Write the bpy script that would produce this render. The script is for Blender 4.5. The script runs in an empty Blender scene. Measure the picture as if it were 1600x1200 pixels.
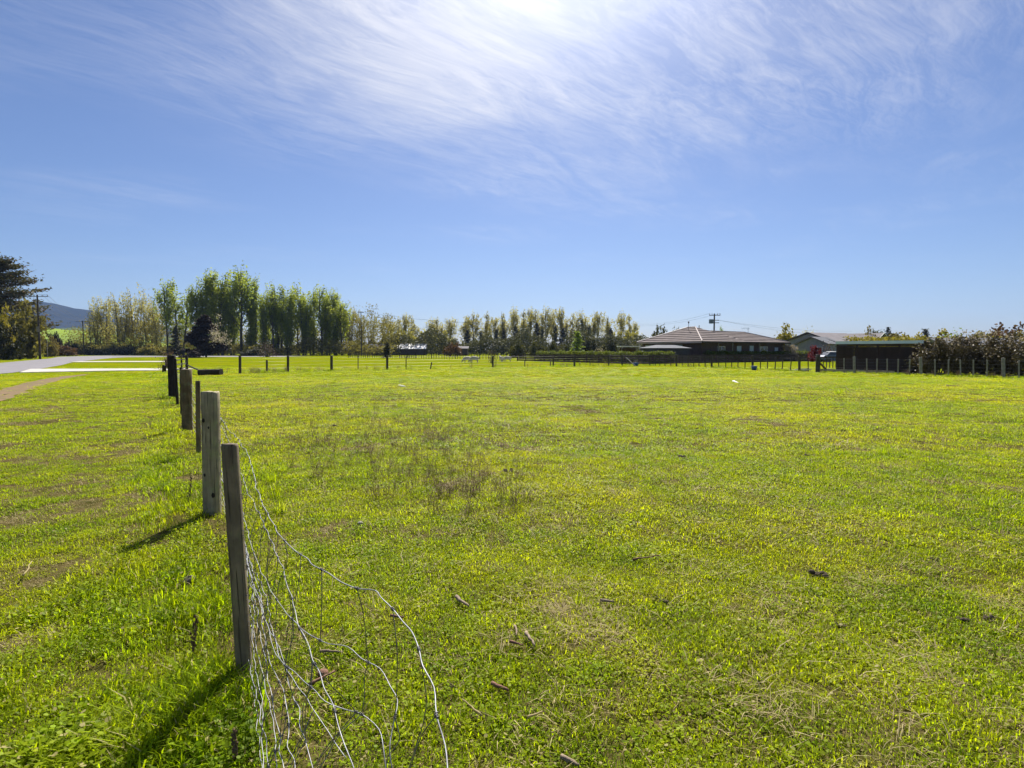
import bpy, math, random
import numpy as np
from mathutils import Vector, Matrix, noise as mnoise

R = math.radians
random.seed(7)
rng = np.random.default_rng(11)
scene = bpy.context.scene
COL = scene.collection

# ------------------------------------------------------------------ camera, world, sun, exposure
CAM_H = 1.6
F = 900.0                      # focal length in pixels of the 1600 px wide photograph
PITCH = math.atan(52 / F)
cam_d = bpy.data.cameras.new('camera')
cam = bpy.data.objects.new('camera', cam_d)
COL.objects.link(cam)
cam_d.sensor_width = 36
cam_d.lens = 36 * F / 1600
cam_d.clip_start = 0.05
cam_d.clip_end = 12000
cam.location = (0, 0, CAM_H)
cam.rotation_euler = (R(90) - PITCH, 0, 0)
scene.camera = cam

SUN_EL, SUN_AZ = R(46), R(6)   # azimuth to the right of +Y
SUN_DIR = Vector((math.sin(SUN_AZ) * math.cos(SUN_EL), math.cos(SUN_AZ) * math.cos(SUN_EL), math.sin(SUN_EL)))
sd = bpy.data.lights.new('sun', 'SUN')
sd.energy = 5.0
sd.angle = R(0.53)
sd.color = (1.0, 0.95, 0.86)
sun = bpy.data.objects.new('sun', sd)
COL.objects.link(sun)
sun.rotation_euler = SUN_DIR.to_track_quat('Z', 'Y').to_euler()
sun.location = SUN_DIR * 300

scene.view_settings.view_transform = 'Standard'
scene.view_settings.look = 'None'
scene.view_settings.exposure = 0.95
scene.view_settings.gamma = 1
scene.view_settings.use_curve_mapping = False
scene.render.engine = 'CYCLES'
scene.cycles.use_denoising = True
scene.cycles.max_bounces = 6
scene.cycles.diffuse_bounces = 3
scene.cycles.glossy_bounces = 2
scene.cycles.transmission_bounces = 4
scene.cycles.transparent_max_bounces = 8
scene.cycles.volume_bounces = 0
scene.cycles.sample_clamp_indirect = 4
scene.cycles.use_adaptive_sampling = True
scene.cycles.adaptive_threshold = 0.02

HAZE_DENSITY = 0.000085


class NT:
    """small helper for building node trees"""
    def __init__(s, tree):
        s.t = tree
        s.n = tree.nodes
        s.l = tree.links

    def new(s, typ, **kw):
        nd = s.n.new(typ)
        for k, v in kw.items():
            setattr(nd, k, v)
        return nd

    def link(s, a, b):
        s.l.new(a, b)

    def put(s, sock, v):
        if isinstance(v, bpy.types.NodeSocket):
            s.l.new(v, sock)
        elif v is not None:
            if sock.type == 'RGBA' and len(v) == 3:
                v = (*v, 1)
            sock.default_value = v

    def math(s, op, a, b=None, c=None, clamp=False):
        nd = s.new('ShaderNodeMath', operation=op, use_clamp=clamp)
        s.put(nd.inputs[0], a)
        if b is not None:
            s.put(nd.inputs[1], b)
        if c is not None:
            s.put(nd.inputs[2], c)
        return nd.outputs[0]

    def vmath(s, op, a, b=None, scale=None):
        nd = s.new('ShaderNodeVectorMath', operation=op)
        s.put(nd.inputs[0], a)
        if b is not None:
            s.put(nd.inputs[1], b)
        if scale is not None:
            s.put(nd.inputs['Scale'], scale)
        return nd.outputs['Value'] if op in ('DOT_PRODUCT', 'LENGTH', 'DISTANCE') else nd.outputs[0]

    def noise(s, vec, scale, detail=4, rough=0.55, dist=0.0):
        nd = s.new('ShaderNodeTexNoise')
        if vec is not None:
            s.link(vec, nd.inputs['Vector'])
        nd.inputs['Scale'].default_value = scale
        nd.inputs['Detail'].default_value = detail
        nd.inputs['Roughness'].default_value = rough
        nd.inputs['Distortion'].default_value = dist
        return nd.outputs['Fac']

    def map(s, v, a, b, c=0.0, d=1.0, smooth=False):
        nd = s.new('ShaderNodeMapRange')
        if smooth:
            nd.interpolation_type = 'SMOOTHSTEP'
        s.put(nd.inputs[0], v)
        for i, q in enumerate((a, b, c, d)):
            nd.inputs[i + 1].default_value = q
        return nd.outputs[0]

    def mix(s, fac, a, b):
        nd = s.new('ShaderNodeMix', data_type='RGBA')
        s.put(nd.inputs[0], fac)
        s.put(nd.inputs[6], a)
        s.put(nd.inputs[7], b)
        return nd.outputs[2]

    def mapping(s, vec, scale=(1, 1, 1), rot=(0, 0, 0), loc=(0, 0, 0)):
        nd = s.new('ShaderNodeMapping')
        s.link(vec, nd.inputs[0])
        nd.inputs['Scale'].default_value = scale
        nd.inputs['Rotation'].default_value = rot
        nd.inputs['Location'].default_value = loc
        return nd.outputs[0]


# ---- world: Nishita sky with thin cirrus
world = bpy.data.worlds.new('World')
scene.world = world
world.use_nodes = True
w = NT(world.node_tree)
w.n.clear()
sky = w.new('ShaderNodeTexSky', sky_type='NISHITA')
sky.sun_disc = False
sky.sun_elevation = SUN_EL
sky.sun_rotation = SUN_AZ
sky.altitude = 50
sky.air_density = 1.0
sky.dust_density = 0.6
sky.ozone_density = 3.0
tc = w.new('ShaderNodeTexCoord')
D = w.vmath('NORMALIZE', tc.outputs['Generated'])
sep = w.new('ShaderNodeSeparateXYZ')
w.link(D, sep.inputs[0])
zz = w.math('MAXIMUM', sep.outputs[2], 0.04)
inv = w.math('DIVIDE', 1.0, zz)
P = w.vmath('SCALE', D, scale=inv)          # point on a flat cloud layer
sunang = w.vmath('DOT_PRODUCT', D, tuple(SUN_DIR))
sunang = w.math('MAXIMUM', sunang, 0.0)
# streaks running towards +x+y
warp = w.noise(P, 0.9, 3, 0.5)
Pw = w.vmath('ADD', P, w.vmath('SCALE', (0.7, 0.35, 0.0), scale=warp))
m1 = w.mapping(w.mapping(Pw, rot=(0, 0, R(-57))), scale=(0.75, 2.9, 1))
st1 = w.noise(m1, 1.15, 10, 0.66, 1.3)
m2 = w.mapping(w.mapping(Pw, rot=(0, 0, R(-42))), scale=(1.9, 7.5, 1))
st2 = w.noise(m2, 2.3, 12, 0.76, 1.2)
m3 = w.mapping(P, scale=(0.9, 1.3, 1), rot=(0, 0, R(-50)), loc=(3.1, 1.7, 0))
big = w.noise(m3, 0.75, 3, 0.5)
c = w.math('ADD', w.math('MULTIPLY', st1, 0.58), w.math('MULTIPLY', st2, 0.42))
dens = w.map(c, 0.43, 0.77, 0, 1)
# the cirrus field lies overhead and thins out towards the horizon
sepP = w.new('ShaderNodeSeparateXYZ')
w.link(P, sepP.inputs[0])
dist = w.vmath('DISTANCE', w.mapping(P, scale=(0.95, 0.80, 0)), (0.30, 1.35, 0))
core = w.map(w.vmath('DISTANCE', w.mapping(P, scale=(1.2, 0.8, 0)), (-0.42, 1.5, 0)), 0.0, 1.25, 0.52, 0.0, True)
field = w.map(w.math('ADD', dist, w.map(big, 0.3, 0.7, 0.75, -0.75)), 0.25, 2.7, 1.0, 0.0, True)
field = w.math('MULTIPLY', field, w.map(sepP.outputs[0], -2.3, -0.1, 0.22, 1.0, True))
field2 = w.math('MULTIPLY', w.map(big, 0.5, 0.72, 0, 0.5), w.map(sep.outputs[2], 0.08, 0.3, 0, 1))
field = w.math('MAXIMUM', field, field2)
veil = w.math('ADD', w.map(w.noise(m3, 1.6, 6, 0.6), 0.3, 0.8, 0.0, 0.38), core)
dens = w.math('MULTIPLY', w.math('ADD', dens, w.math('MULTIPLY', veil, field)), field, clamp=True)
fwd = w.math('POWER', sunang, 36.0)
cb = w.math('MULTIPLY_ADD', fwd, 14.0, 8.6)
cloud = w.new('ShaderNodeCombineColor')
w.link(cb, cloud.inputs[0])
w.link(w.math('MULTIPLY', cb, 1.0), cloud.inputs[1])
w.link(w.math('MULTIPLY', cb, 1.05), cloud.inputs[2])
glow = w.math('MULTIPLY', w.math('POWER', sunang, 44.0), 17.0)
glowc = w.vmath('SCALE', (1.0, 0.97, 0.93), scale=glow)
skyt = w.vmath('MULTIPLY', sky.outputs[0], (0.64, 0.70, 0.88))
skyc = w.vmath('ADD', skyt, glowc)
mixc = w.mix(w.math('MULTIPLY', dens, 0.72), skyc, cloud.outputs[0])
bg = w.new('ShaderNodeBackground')
w.link(mixc, bg.inputs[0])
bg.inputs[1].default_value = 0.057
wo = w.new('ShaderNodeOutputWorld')
w.link(bg.outputs[0], wo.inputs[0])


# ------------------------------------------------------------------ pixel -> world
ca, sa = math.cos(PITCH), math.sin(PITCH)


def ray(px, py):
    x, y = (px - 800) / F, (600 - py) / F
    return Vector((x, ca + y * sa, -sa + y * ca))


def G(px, py, z=0.0):
    d = ray(px, py)
    t = (z - CAM_H) / d.z
    return Vector((d.x * t, d.y * t, z))


def AT(px, py, Y):
    d = ray(px, py)
    t = Y / d.y
    return Vector((d.x * t, Y, CAM_H + d.z * t))


def HZ(py, Y):
    return AT(800, py, Y).z


# ------------------------------------------------------------------ object helpers
def tag(o, label=None, cat=None, group=None, kind=None):
    if label:
        o['label'] = label
    if cat:
        o['category'] = cat
    if group:
        o['group'] = group
    if kind:
        o['kind'] = kind
    return o


def thing(name, label, cat, loc=(0, 0, 0), rz=0.0, group=None, scale=None):
    o = bpy.data.objects.new(name, None)
    COL.objects.link(o)
    o.location = loc
    o.rotation_euler = (0, 0, rz)
    o.empty_display_size = 0.3
    if scale:
        o.scale = scale
    return tag(o, label, cat, group)


def link(name, me, m=None, parent=None, loc=None, rz=None):
    o = bpy.data.objects.new(name, me)
    COL.objects.link(o)
    if m is not None and not me.materials:
        me.materials.append(m)
    if parent:
        o.parent = parent
    if loc is not None:
        o.location = loc
    if rz is not None:
        o.rotation_euler = (0, 0, rz)
    return o


class MB:
    def __init__(s):
        s.v, s.f = [], []

    def add(s, vs, fs):
        o = len(s.v)
        s.v += [tuple(v) for v in vs]
        s.f += [tuple(i + o for i in f) for f in fs]
        return s

    def box(s, x0, x1, y0, y1, z0, z1, M=None):
        vs = [Vector((x, y, z)) for z in (z0, z1) for x, y in ((x0, y0), (x1, y0), (x1, y1), (x0, y1))]
        if M is not None:
            vs = [M @ v for v in vs]
        return s.add(vs, [(3, 2, 1, 0), (4, 5, 6, 7), (0, 1, 5, 4), (1, 2, 6, 5), (2, 3, 7, 6), (3, 0, 4, 7)])

    def bar(s, a, b, w_, h_):
        a, b = Vector(a), Vector(b)
        q = (b - a).to_track_quat('X', 'Z').to_matrix().to_4x4()
        return s.box(0, (b - a).length, -w_ / 2, w_ / 2, -h_ / 2, h_ / 2, Matrix.Translation(a) @ q)

    def tube(s, pts, rad, n=6, cap=True):
        pts = [Vector(p) for p in pts]
        if not hasattr(rad, '__len__'):
            rad = [rad] * len(pts)
        vs, fs = [], []
        prev = None
        for i, p in enumerate(pts):
            d = (pts[min(i + 1, len(pts) - 1)] - pts[max(i - 1, 0)])
            if d.length < 1e-9:
                d = Vector((0, 0, 1))
            d.normalize()
            if prev is None:
                u = d.orthogonal().normalized()
            else:
                u = (prev - d * prev.dot(d))
                u = u.normalized() if u.length > 1e-6 else d.orthogonal().normalized()
            prev = u
            v_ = d.cross(u)
            for k in range(n):
                a = 2 * math.pi * k / n
                vs.append(p + (u * math.cos(a) + v_ * math.sin(a)) * rad[i])
        for i in range(len(pts) - 1):
            for k in range(n):
                a, b = i * n + k, i * n + (k + 1) % n
                fs.append((a, b, b + n, a + n))
        if cap:
            fs.append(tuple(range(n))[::-1])
            fs.append(tuple(range((len(pts) - 1) * n, len(pts) * n)))
        return s.add(vs, fs)

    def ell(s, c_, r, n=10, m=6, jit=0.0):
        c_ = Vector(c_)
        vs, fs = [], []
        for i in range(m + 1):
            th = math.pi * i / m
            for k in range(n):
                a = 2 * math.pi * k / n
                j = 1 + random.uniform(-jit, jit)
                vs.append(c_ + Vector((r[0] * math.sin(th) * math.cos(a) * j, r[1] * math.sin(th) * math.sin(a) * j, r[2] * math.cos(th) * j)))
        for i in range(m):
            for k in range(n):
                a, b = i * n + k, i * n + (k + 1) % n
                fs.append((a, a + n, b + n, b))
        return s.add(vs, fs)

    def mesh(s, name, smooth=False):
        me = bpy.data.meshes.new(name)
        me.from_pydata(s.v, [], s.f)
        me.update()
        if smooth:
            me.shade_smooth()
        return me

    def build(s, name, m, parent=None, smooth=False, **k):
        return link(name, s.mesh(name, smooth), m, parent, **k)


def fast_mesh(name, verts, faces, mats=None):
    """verts Nx3, faces Mx3 or Mx4 numpy"""
    me = bpy.data.meshes.new(name)
    k = faces.shape[1]
    me.vertices.add(len(verts))
    me.vertices.foreach_set('co', np.asarray(verts, dtype=np.float32).ravel())
    me.loops.add(faces.size)
    me.loops.foreach_set('vertex_index', faces.astype(np.int32).ravel())
    me.polygons.add(len(faces))
    me.polygons.foreach_set('loop_start', np.arange(0, faces.size, k, dtype=np.int32))
    me.polygons.foreach_set('loop_total', np.full(len(faces), k, dtype=np.int32))
    me.update(calc_edges=True)
    return me


def leaf_mesh(name, C, size, flat=0.0, aspect=1.6):
    """one irregular leaf quad per centre"""
    n = len(C)
    C = np.asarray(C)
    size = np.broadcast_to(size, (n,)) * rng.uniform(0.6, 1.35, n)
    a = rng.normal(size=(n, 3))
    a[:, 2] *= (1 - flat)
    a /= np.linalg.norm(a, axis=1)[:, None] + 1e-9
    b = rng.normal(size=(n, 3))
    b[:, 2] *= (1 - flat)
    b -= a * (a * b).sum(1)[:, None]
    b /= np.linalg.norm(b, axis=1)[:, None] + 1e-9
    s_ = size[:, None] * 0.5
    v = np.empty((n, 4, 3))
    v[:, 0] = C - a * s_ * aspect
    v[:, 1] = C + b * s_ + a * s_ * 0.2
    v[:, 2] = C + a * s_ * aspect
    v[:, 3] = C - b * s_ * 0.9 - a * s_ * 0.1
    f = np.arange(n * 4).reshape(n, 4)
    return fast_mesh(name, v.reshape(-1, 3), f)


# ------------------------------------------------------------------ materials
def base_mat(name):
    m = bpy.data.materials.new(name)
    m.use_nodes = True
    t = NT(m.node_tree)
    t.n.clear()
    out = t.new('ShaderNodeOutputMaterial')
    return m, t, out


def surf(name, col, col2=None, scale=3.0, rough=0.8, bump=0.0, bscale=None, spec=0.3, stretch=(1, 1, 1), metal=0.0, detail=5, contrast=(0.35, 0.65)):
    m, t, out = base_mat(name)
    bs = t.new('ShaderNodeBsdfPrincipled')
    tcn = t.new('ShaderNodeTexCoord')
    v = t.mapping(tcn.outputs['Object'], scale=stretch)
    nz = t.noise(v, scale, detail, 0.6)
    if col2 is None:
        col2 = tuple(c_ * 0.7 for c_ in col)
    t.put(bs.inputs['Base Color'], t.mix(t.map(nz, *contrast), col, col2))
    bs.inputs['Roughness'].default_value = rough
    bs.inputs['Specular IOR Level'].default_value = spec
    bs.inputs['Metallic'].default_value = metal
    if bump:
        bn = t.new('ShaderNodeBump')
        bn.inputs['Strength'].default_value = bump
        bn.inputs['Distance'].default_value = 0.01
        t.link(t.noise(v, bscale or scale * 3, 6, 0.65), bn.inputs['Height'])
        t.link(bn.outputs[0], bs.inputs['Normal'])
    t.link(bs.outputs[0], out.inputs[0])
    return m


def foliage(name, c1, c2, trans=0.35, c3=None, nscale=0.5, rough=0.6, spec=0.08, amt3=0.15):
    m, t, out = base_mat(name)
    geo = t.new('ShaderNodeNewGeometry')
    tcn = t.new('ShaderNodeTexCoord')
    oi = t.new('ShaderNodeObjectInfo')
    rnd = geo.outputs['Random Per Island']
    nz = t.map(t.noise(tcn.outputs['Object'], nscale, 3, 0.5), 0.3, 0.7)
    fac = t.math('ADD', t.math('MULTIPLY', rnd, 0.5), t.math('MULTIPLY', nz, 0.5))
    fac = t.math('ADD', fac, t.math('MULTIPLY_ADD', oi.outputs['Random'], 0.3, -0.15), clamp=True)
    colr = t.mix(fac, c1, c2)
    if c3:
        r2 = t.math('FRACT', t.math('MULTIPLY', rnd, 37.7))
        colr = t.mix(t.math('LESS_THAN', r2, amt3), colr, c3)
    bs = t.new('ShaderNodeBsdfPrincipled')
    t.put(bs.inputs['Base Color'], colr)
    bs.inputs['Roughness'].default_value = rough
    bs.inputs['Specular IOR Level'].default_value = spec
    tr = t.new('ShaderNodeBsdfTranslucent')
    t.put(tr.inputs[0], t.mix(0.35, colr, t.vmath('MULTIPLY', colr, (1.5, 1.6, 0.7))))
    mx = t.new('ShaderNodeMixShader')
    mx.inputs[0].default_value = trans
    t.link(bs.outputs[0], mx.inputs[1])
    t.link(tr.outputs[0], mx.inputs[2])
    t.link(mx.outputs[0], out.inputs[0])
    return m


def ground_cover_colour(t, blades):
    """colour of turf by place: shared by the soil sheet and by the blades"""
    geo = t.new('ShaderNodeNewGeometry')
    pos = geo.outputs['Position']
    n1 = t.noise(pos, 0.22, 4, 0.6)
    n2 = t.noise(pos, 1.3, 4, 0.6)
    n3 = t.noise(pos, 5.5, 4, 0.6)
    a, b, y = (0.292, 0.332, 0.005), (0.140, 0.205, 0.004), (0.42, 0.380, 0.012)
    f = t.map(t.math('ADD', t.math('MULTIPLY', n2, 0.6), t.math('MULTIPLY', n3, 0.4)), 0.38, 0.62)
    c_ = t.mix(f, a, b)
    c_ = t.mix(t.math('MULTIPLY', t.map(n1, 0.45, 0.66), 0.55), c_, y)
    # dry straw coloured spots
    dry = t.map(t.noise(t.mapping(pos, loc=(40, 9, 0)), 2.1, 5, 0.7), 0.60, 0.72)
    c_ = t.mix(t.math('MULTIPLY', dry, 0.6), c_, (0.34, 0.27, 0.085))
    return c_, pos, geo, n2, n3


def turf_blade_mat(name, tint=(1, 1, 1), dead=0.10, trans=0.5, straw=(0.46, 0.40, 0.17)):
    m, t, out = base_mat(name)
    c_, pos, geo, n2, n3 = ground_cover_colour(t, True)
    rnd = geo.outputs['Random Per Island']
    oi = t.new('ShaderNodeObjectInfo')
    c_ = t.vmath('MULTIPLY', c_, tint)
    c_ = t.vmath('SCALE', c_, scale=t.math('MULTIPLY_ADD', rnd, 0.95, 0.60))
    c_ = t.mix(t.math('MULTIPLY', oi.outputs['Random'], 0.3), c_, t.vmath('MULTIPLY', c_, (0.7, 1.1, 1.2)))
    r2 = t.math('FRACT', t.math('MULTIPLY', t.math('ADD', rnd, oi.outputs['Random']), 53.3))
    isd = t.math('LESS_THAN', r2, dead)
    green = t.vmath('MULTIPLY', c_, (1.95, 1.85, 0.5))
    c_ = t.mix(isd, c_, straw)
    bs = t.new('ShaderNodeBsdfPrincipled')
    t.put(bs.inputs['Base Color'], c_)
    bs.inputs['Roughness'].default_value = 0.5
    bs.inputs['Specular IOR Level'].default_value = 0.07
    tr = t.new('ShaderNodeBsdfTranslucent')
    t.put(tr.inputs[0], t.mix(isd, green, straw))
    mx = t.new('ShaderNodeMixShader')
    mx.inputs[0].default_value = trans
    t.link(bs.outputs[0], mx.inputs[1])
    t.link(tr.outputs[0], mx.inputs[2])
    t.link(mx.outputs[0], out.inputs[0])
    return m


def ground_mat():
    m, t, out = base_mat('pasture_ground')
    c_, pos, geo, n2, n3 = ground_cover_colour(t, False)
    # near by the blades stand on brownish thatch; far off the sheet itself is the turf
    dist_ = t.vmath('LENGTH', pos)
    far = t.map(dist_, 16, 42, 0, 1, True)
    thatch = t.mix(t.map(n3, 0.35, 0.65), (0.052, 0.052, 0.012), (0.11, 0.085, 0.035))
    turf = t.vmath('MULTIPLY', c_, (0.62, 0.62, 0.5))
    fleck = t.noise(t.mapping(pos, scale=(1, 1, 1)), 22, 5, 0.75)
    turf = t.mix(t.map(fleck, 0.50, 0.72, 0, 0.5), turf, (0.10, 0.13, 0.015))
    mows = t.map(t.noise(t.mapping(pos, scale=(0.25, 2.2, 1)), 1.0, 3, 0.5), 0.4, 0.6, 0.9, 1.12)
    turf = t.vmath('SCALE', turf, scale=mows)
    c2 = t.mix(far, thatch, turf)
    bs = t.new('ShaderNodeBsdfPrincipled')
    t.put(bs.inputs['Base Color'], c2)
    bs.inputs['Roughness'].default_value = 1.0
    bs.inputs['Specular IOR Level'].default_value = 0.0
    bn = t.new('ShaderNodeBump')
    bn.inputs['Strength'].default_value = 0.6
    bn.inputs['Distance'].default_value = 0.05
    t.link(t.noise(pos, 9, 6, 0.7), bn.inputs['Height'])
    t.link(bn.outputs[0], bs.inputs['Normal'])
    t.link(bs.outputs[0], out.inputs[0])
    return m


def wood_mat(name, c1, c2, lichen=None, scale=1.0):
    m, t, out = base_mat(name)
    tcn = t.new('ShaderNodeTexCoord')
    oi = t.new('ShaderNodeObjectInfo')
    v0 = t.vmath('ADD', tcn.outputs['Object'], t.vmath('SCALE', (7.0, 3.0, 5.0), scale=oi.outputs['Random']))
    v = t.mapping(v0, scale=(38 * scale, 38 * scale, 2.2 * scale))
    gr = t.noise(v, 1.0, 7, 0.65, 0.4)
    bl = t.noise(v0, 5, 4, 0.6)
    c_ = t.mix(t.map(gr, 0.3, 0.7), c1, c2)
    c_ = t.mix(t.map(bl, 0.42, 0.62, 0, 0.85), c_, tuple(x * 0.45 for x in c1))
    if lichen:
        c_ = t.mix(t.map(t.noise(v0, 9, 6, 0.7), 0.52, 0.66, 0, 0.7), c_, lichen)
    crack = t.map(t.noise(t.mapping(v0, scale=(70, 70, 1.6)), 1.0, 5, 0.6), 0.36, 0.44, 0.22, 1.0)
    c_ = t.vmath('SCALE', c_, scale=crack)
    bs = t.new('ShaderNodeBsdfPrincipled')
    t.put(bs.inputs['Base Color'], c_)
    bs.inputs['Roughness'].default_value = 0.85
    bs.inputs['Specular IOR Level'].default_value = 0.25
    bn = t.new('ShaderNodeBump')
    bn.inputs['Strength'].default_value = 0.7
    bn.inputs['Distance'].default_value = 0.006
    t.link(t.math('ADD', gr, crack), bn.inputs['Height'])
    t.link(bn.outputs[0], bs.inputs['Normal'])
    t.link(bs.outputs[0], out.inputs[0])
    return m


M = {}
M['ground'] = ground_mat()
M['turf'] = turf_blade_mat('turf_blades', dead=0.07)
M['lush'] = turf_blade_mat('lush_blades', tint=(0.84, 0.90, 1.3), dead=0.05)
M['straw'] = foliage('straw', (0.50, 0.42, 0.22), (0.36, 0.28, 0.13), 0.3, nscale=3)
M['stalk'] = foliage('dry_stalk', (0.10, 0.065, 0.04), (0.22, 0.15, 0.09), 0.1, nscale=3)
M['post_grey'] = wood_mat('weathered_grey_wood', (0.47, 0.40, 0.25), (0.23, 0.19, 0.12), (0.30, 0.32, 0.14))
M['post_near'] = wood_mat('weathered_batten_wood', (0.34, 0.265, 0.17), (0.17, 0.13, 0.085), (0.22, 0.21, 0.10))
M['post_brown'] = wood_mat('treated_brown_wood', (0.25, 0.18, 0.09), (0.15, 0.11, 0.06), (0.20, 0.21, 0.10))
M['post_dark'] = wood_mat('dark_old_wood', (0.05, 0.04, 0.032), (0.028, 0.023, 0.02))
M['post_far'] = surf('far_post_wood', (0.085, 0.07, 0.055), (0.05, 0.042, 0.035), 4)
M['post_pale'] = surf('pale_post_wood', (0.30, 0.28, 0.25), (0.18, 0.165, 0.145), 5)
M['wire'] = surf('galvanised_wire', (0.34, 0.34, 0.36), (0.20, 0.20, 0.22), 30, rough=0.5, spec=0.4, metal=0.35)
M['wire_dark'] = surf('dull_wire', (0.22, 0.21, 0.21), (0.12, 0.11, 0.11), 30, rough=0.5, spec=0.4, metal=0.5)
M['cable'] = surf('cable', (0.12, 0.12, 0.12), None, 2, rough=0.6)
M['asphalt'] = surf('asphalt', (0.21, 0.195, 0.205), (0.16, 0.15, 0.158), 0.6, rough=0.8, bump=0.3, bscale=40)
M['concrete'] = surf('driveway_concrete', (0.52, 0.48, 0.43), (0.36, 0.33, 0.29), 0.7, rough=0.85)
M['dirt'] = surf('red_brown_dirt', (0.19, 0.115, 0.055), (0.13, 0.10, 0.035), 1.5, rough=0.95, bump=0.5)
M['soil'] = surf('dark_soil', (0.060, 0.044, 0.028), (0.10, 0.075, 0.045), 14, rough=0.95, bump=1.0)
M['bark'] = surf('bark', (0.11, 0.09, 0.065), (0.06, 0.05, 0.038), 2, stretch=(3, 3, 1))
M['bark_pale'] = surf('pale_bark', (0.22, 0.19, 0.14), (0.12, 0.10, 0.075), 2, stretch=(3, 3, 1))
M['poplar'] = foliage('poplar_leaves', (0.34, 0.36, 0.045), (0.17, 0.215, 0.035), 0.62)
M['poplar_pale'] = foliage('pale_poplar_leaves', (0.44, 0.38, 0.12), (0.28, 0.25, 0.08), 0.55)
M['willow'] = foliage('willow_leaves', (0.36, 0.32, 0.06), (0.20, 0.18, 0.04), 0.5)
M['dark'] = foliage('dark_evergreen', (0.035, 0.036, 0.014), (0.063, 0.060, 0.022), 0.12)
M['maroon'] = foliage('dark_maroon_leaves', (0.025, 0.017, 0.015), (0.045, 0.029, 0.021), 0.1)
M['conifer'] = foliage('conifer_fronds', (0.080, 0.080, 0.027), (0.140, 0.118, 0.043), 0.15, (0.16, 0.085, 0.035), 0.18, amt3=0.10)
M['olive'] = foliage('olive_leaves', (0.27, 0.23, 0.05), (0.13, 0.115, 0.03), 0.4)
M['yellow'] = foliage('yellow_green_leaves', (0.328, 0.264, 0.034), (0.176, 0.156, 0.024), 0.4)
M['lime'] = foliage('lime_leaves', (0.26, 0.32, 0.03), (0.13, 0.19, 0.02), 0.5)
M['hedge'] = foliage('hedge_leaves', (0.177, 0.202, 0.036), (0.075, 0.098, 0.021), 0.35)
M['dull'] = foliage('dull_green_leaves', (0.134, 0.128, 0.044), (0.068, 0.068, 0.024), 0.2)
M['rust'] = foliage('rust_leaves', (0.189, 0.099, 0.040), (0.104, 0.061, 0.026), 0.2)
M['amber'] = foliage('amber_leaves', (0.26, 0.19, 0.055), (0.12, 0.11, 0.035), 0.35)
M['twig'] = foliage('bare_twigs', (0.177, 0.117, 0.073), (0.109, 0.072, 0.047), 0.1)
M['red'] = foliage('red_leaves', (0.20, 0.035, 0.042), (0.10, 0.022, 0.028), 0.35)
M['blossom'] = foliage('pale_blossom', (0.55, 0.48, 0.40), (0.38, 0.32, 0.26), 0.3)
M['viburnum'] = foliage('grey_green_leaves', (0.075, 0.060, 0.030), (0.135, 0.105, 0.058), 0.15, rough=0.4)
M['flower'] = foliage('pinkish_flowers', (0.38, 0.32, 0.27), (0.24, 0.19, 0.15), 0.3)

# ------------------------------------------------------------------ the ground
ROAD_NEAR = [(-30, 22), (-33.2, 35), (-35.8, 41.1), (-42.3, 52), (-50, 64), (-61, 80), (-79, 111), (-90, 131), (-94, 141), (-88, 148), (-60, 150)]
ROAD_FAR = [(-46, 26), (-50, 42), (-57, 58), (-66, 74), (-85.5, 104), (-94.5, 118), (-118, 150), (-130, 178), (-132, 190), (-110, 184), (-60, 172)]
DRIVE1 = [(-35.6, 41.6), (-41.3, 49.4), (-31.0, 51.0), (-27.8, 50.6), (-27.6, 45.9), (-31.0, 45.6)]
DRIVE2 = [(-61.0, 79.6), (-64.8, 86.5), (-52.2, 87.5), (-48.0, 80.5)]
TRACK = [(-10.5, 8.5), (-15.6, 16.6), (-18.5, 20.9), (-21.2, 24.8), (-23.7, 28.8), (-26, 32.7), (-27.6, 36), (-28.5, 38.5)]


def pip(poly, X, Y):
    inside = np.zeros(X.shape, bool)
    n = len(poly)
    for i in range(n):
        x0, y0 = poly[i]
        x1, y1 = poly[(i + 1) % n]
        cond = ((y0 > Y) != (y1 > Y)) & (X < (x1 - x0) * (Y - y0) / (y1 - y0 + 1e-12) + x0)
        inside ^= cond
    return inside


ROAD_POLY = ROAD_NEAR + ROAD_FAR[::-1]


def hgt(x, y):
    d = math.hypot(x, y)
    k = max(0.0, min(1.0, (30 - d) / 12)) * max(0.0, min(1.0, (x + 16) / 5))
    if k <= 0:
        return 0.0
    return k * (0.045 * mnoise.noise(Vector((x * 0.45, y * 0.45, 0))) + 0.018 * mnoise.noise(Vector((x * 1.7, y * 1.7, 3))) + 0.012 * mnoise.noise(Vector((x * 4.2, y * 4.2, 7))))


def axis(fine0, fine1, step, lim0, lim1):
    a = list(np.arange(fine0, fine1 + 1e-6, step))
    s_, x = step, fine1
    while x < lim1:
        s_ *= 1.25
        x += s_
        a.append(min(x, lim1))
    s_, x = step, fine0
    while x > lim0:
        s_ *= 1.25
        x -= s_
        a.insert(0, max(x, lim0))
    return a


xs = axis(-16, 18, 0.16, -3400, 3400)
ys = axis(-1, 22, 0.16, -600, 4000)
nx, ny = len(xs), len(ys)
V = np.array([(x, y, hgt(x, y)) for y in ys for x in xs])
ii = np.arange(nx * ny).reshape(ny, nx)
Fq = np.stack([ii[:-1, :-1], ii[:-1, 1:], ii[1:, 1:], ii[1:, :-1]], -1).reshape(-1, 4)
me = fast_mesh('ground', V, Fq)
me.shade_smooth()
tag(link('ground', me, M['ground']), kind='structure')


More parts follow.
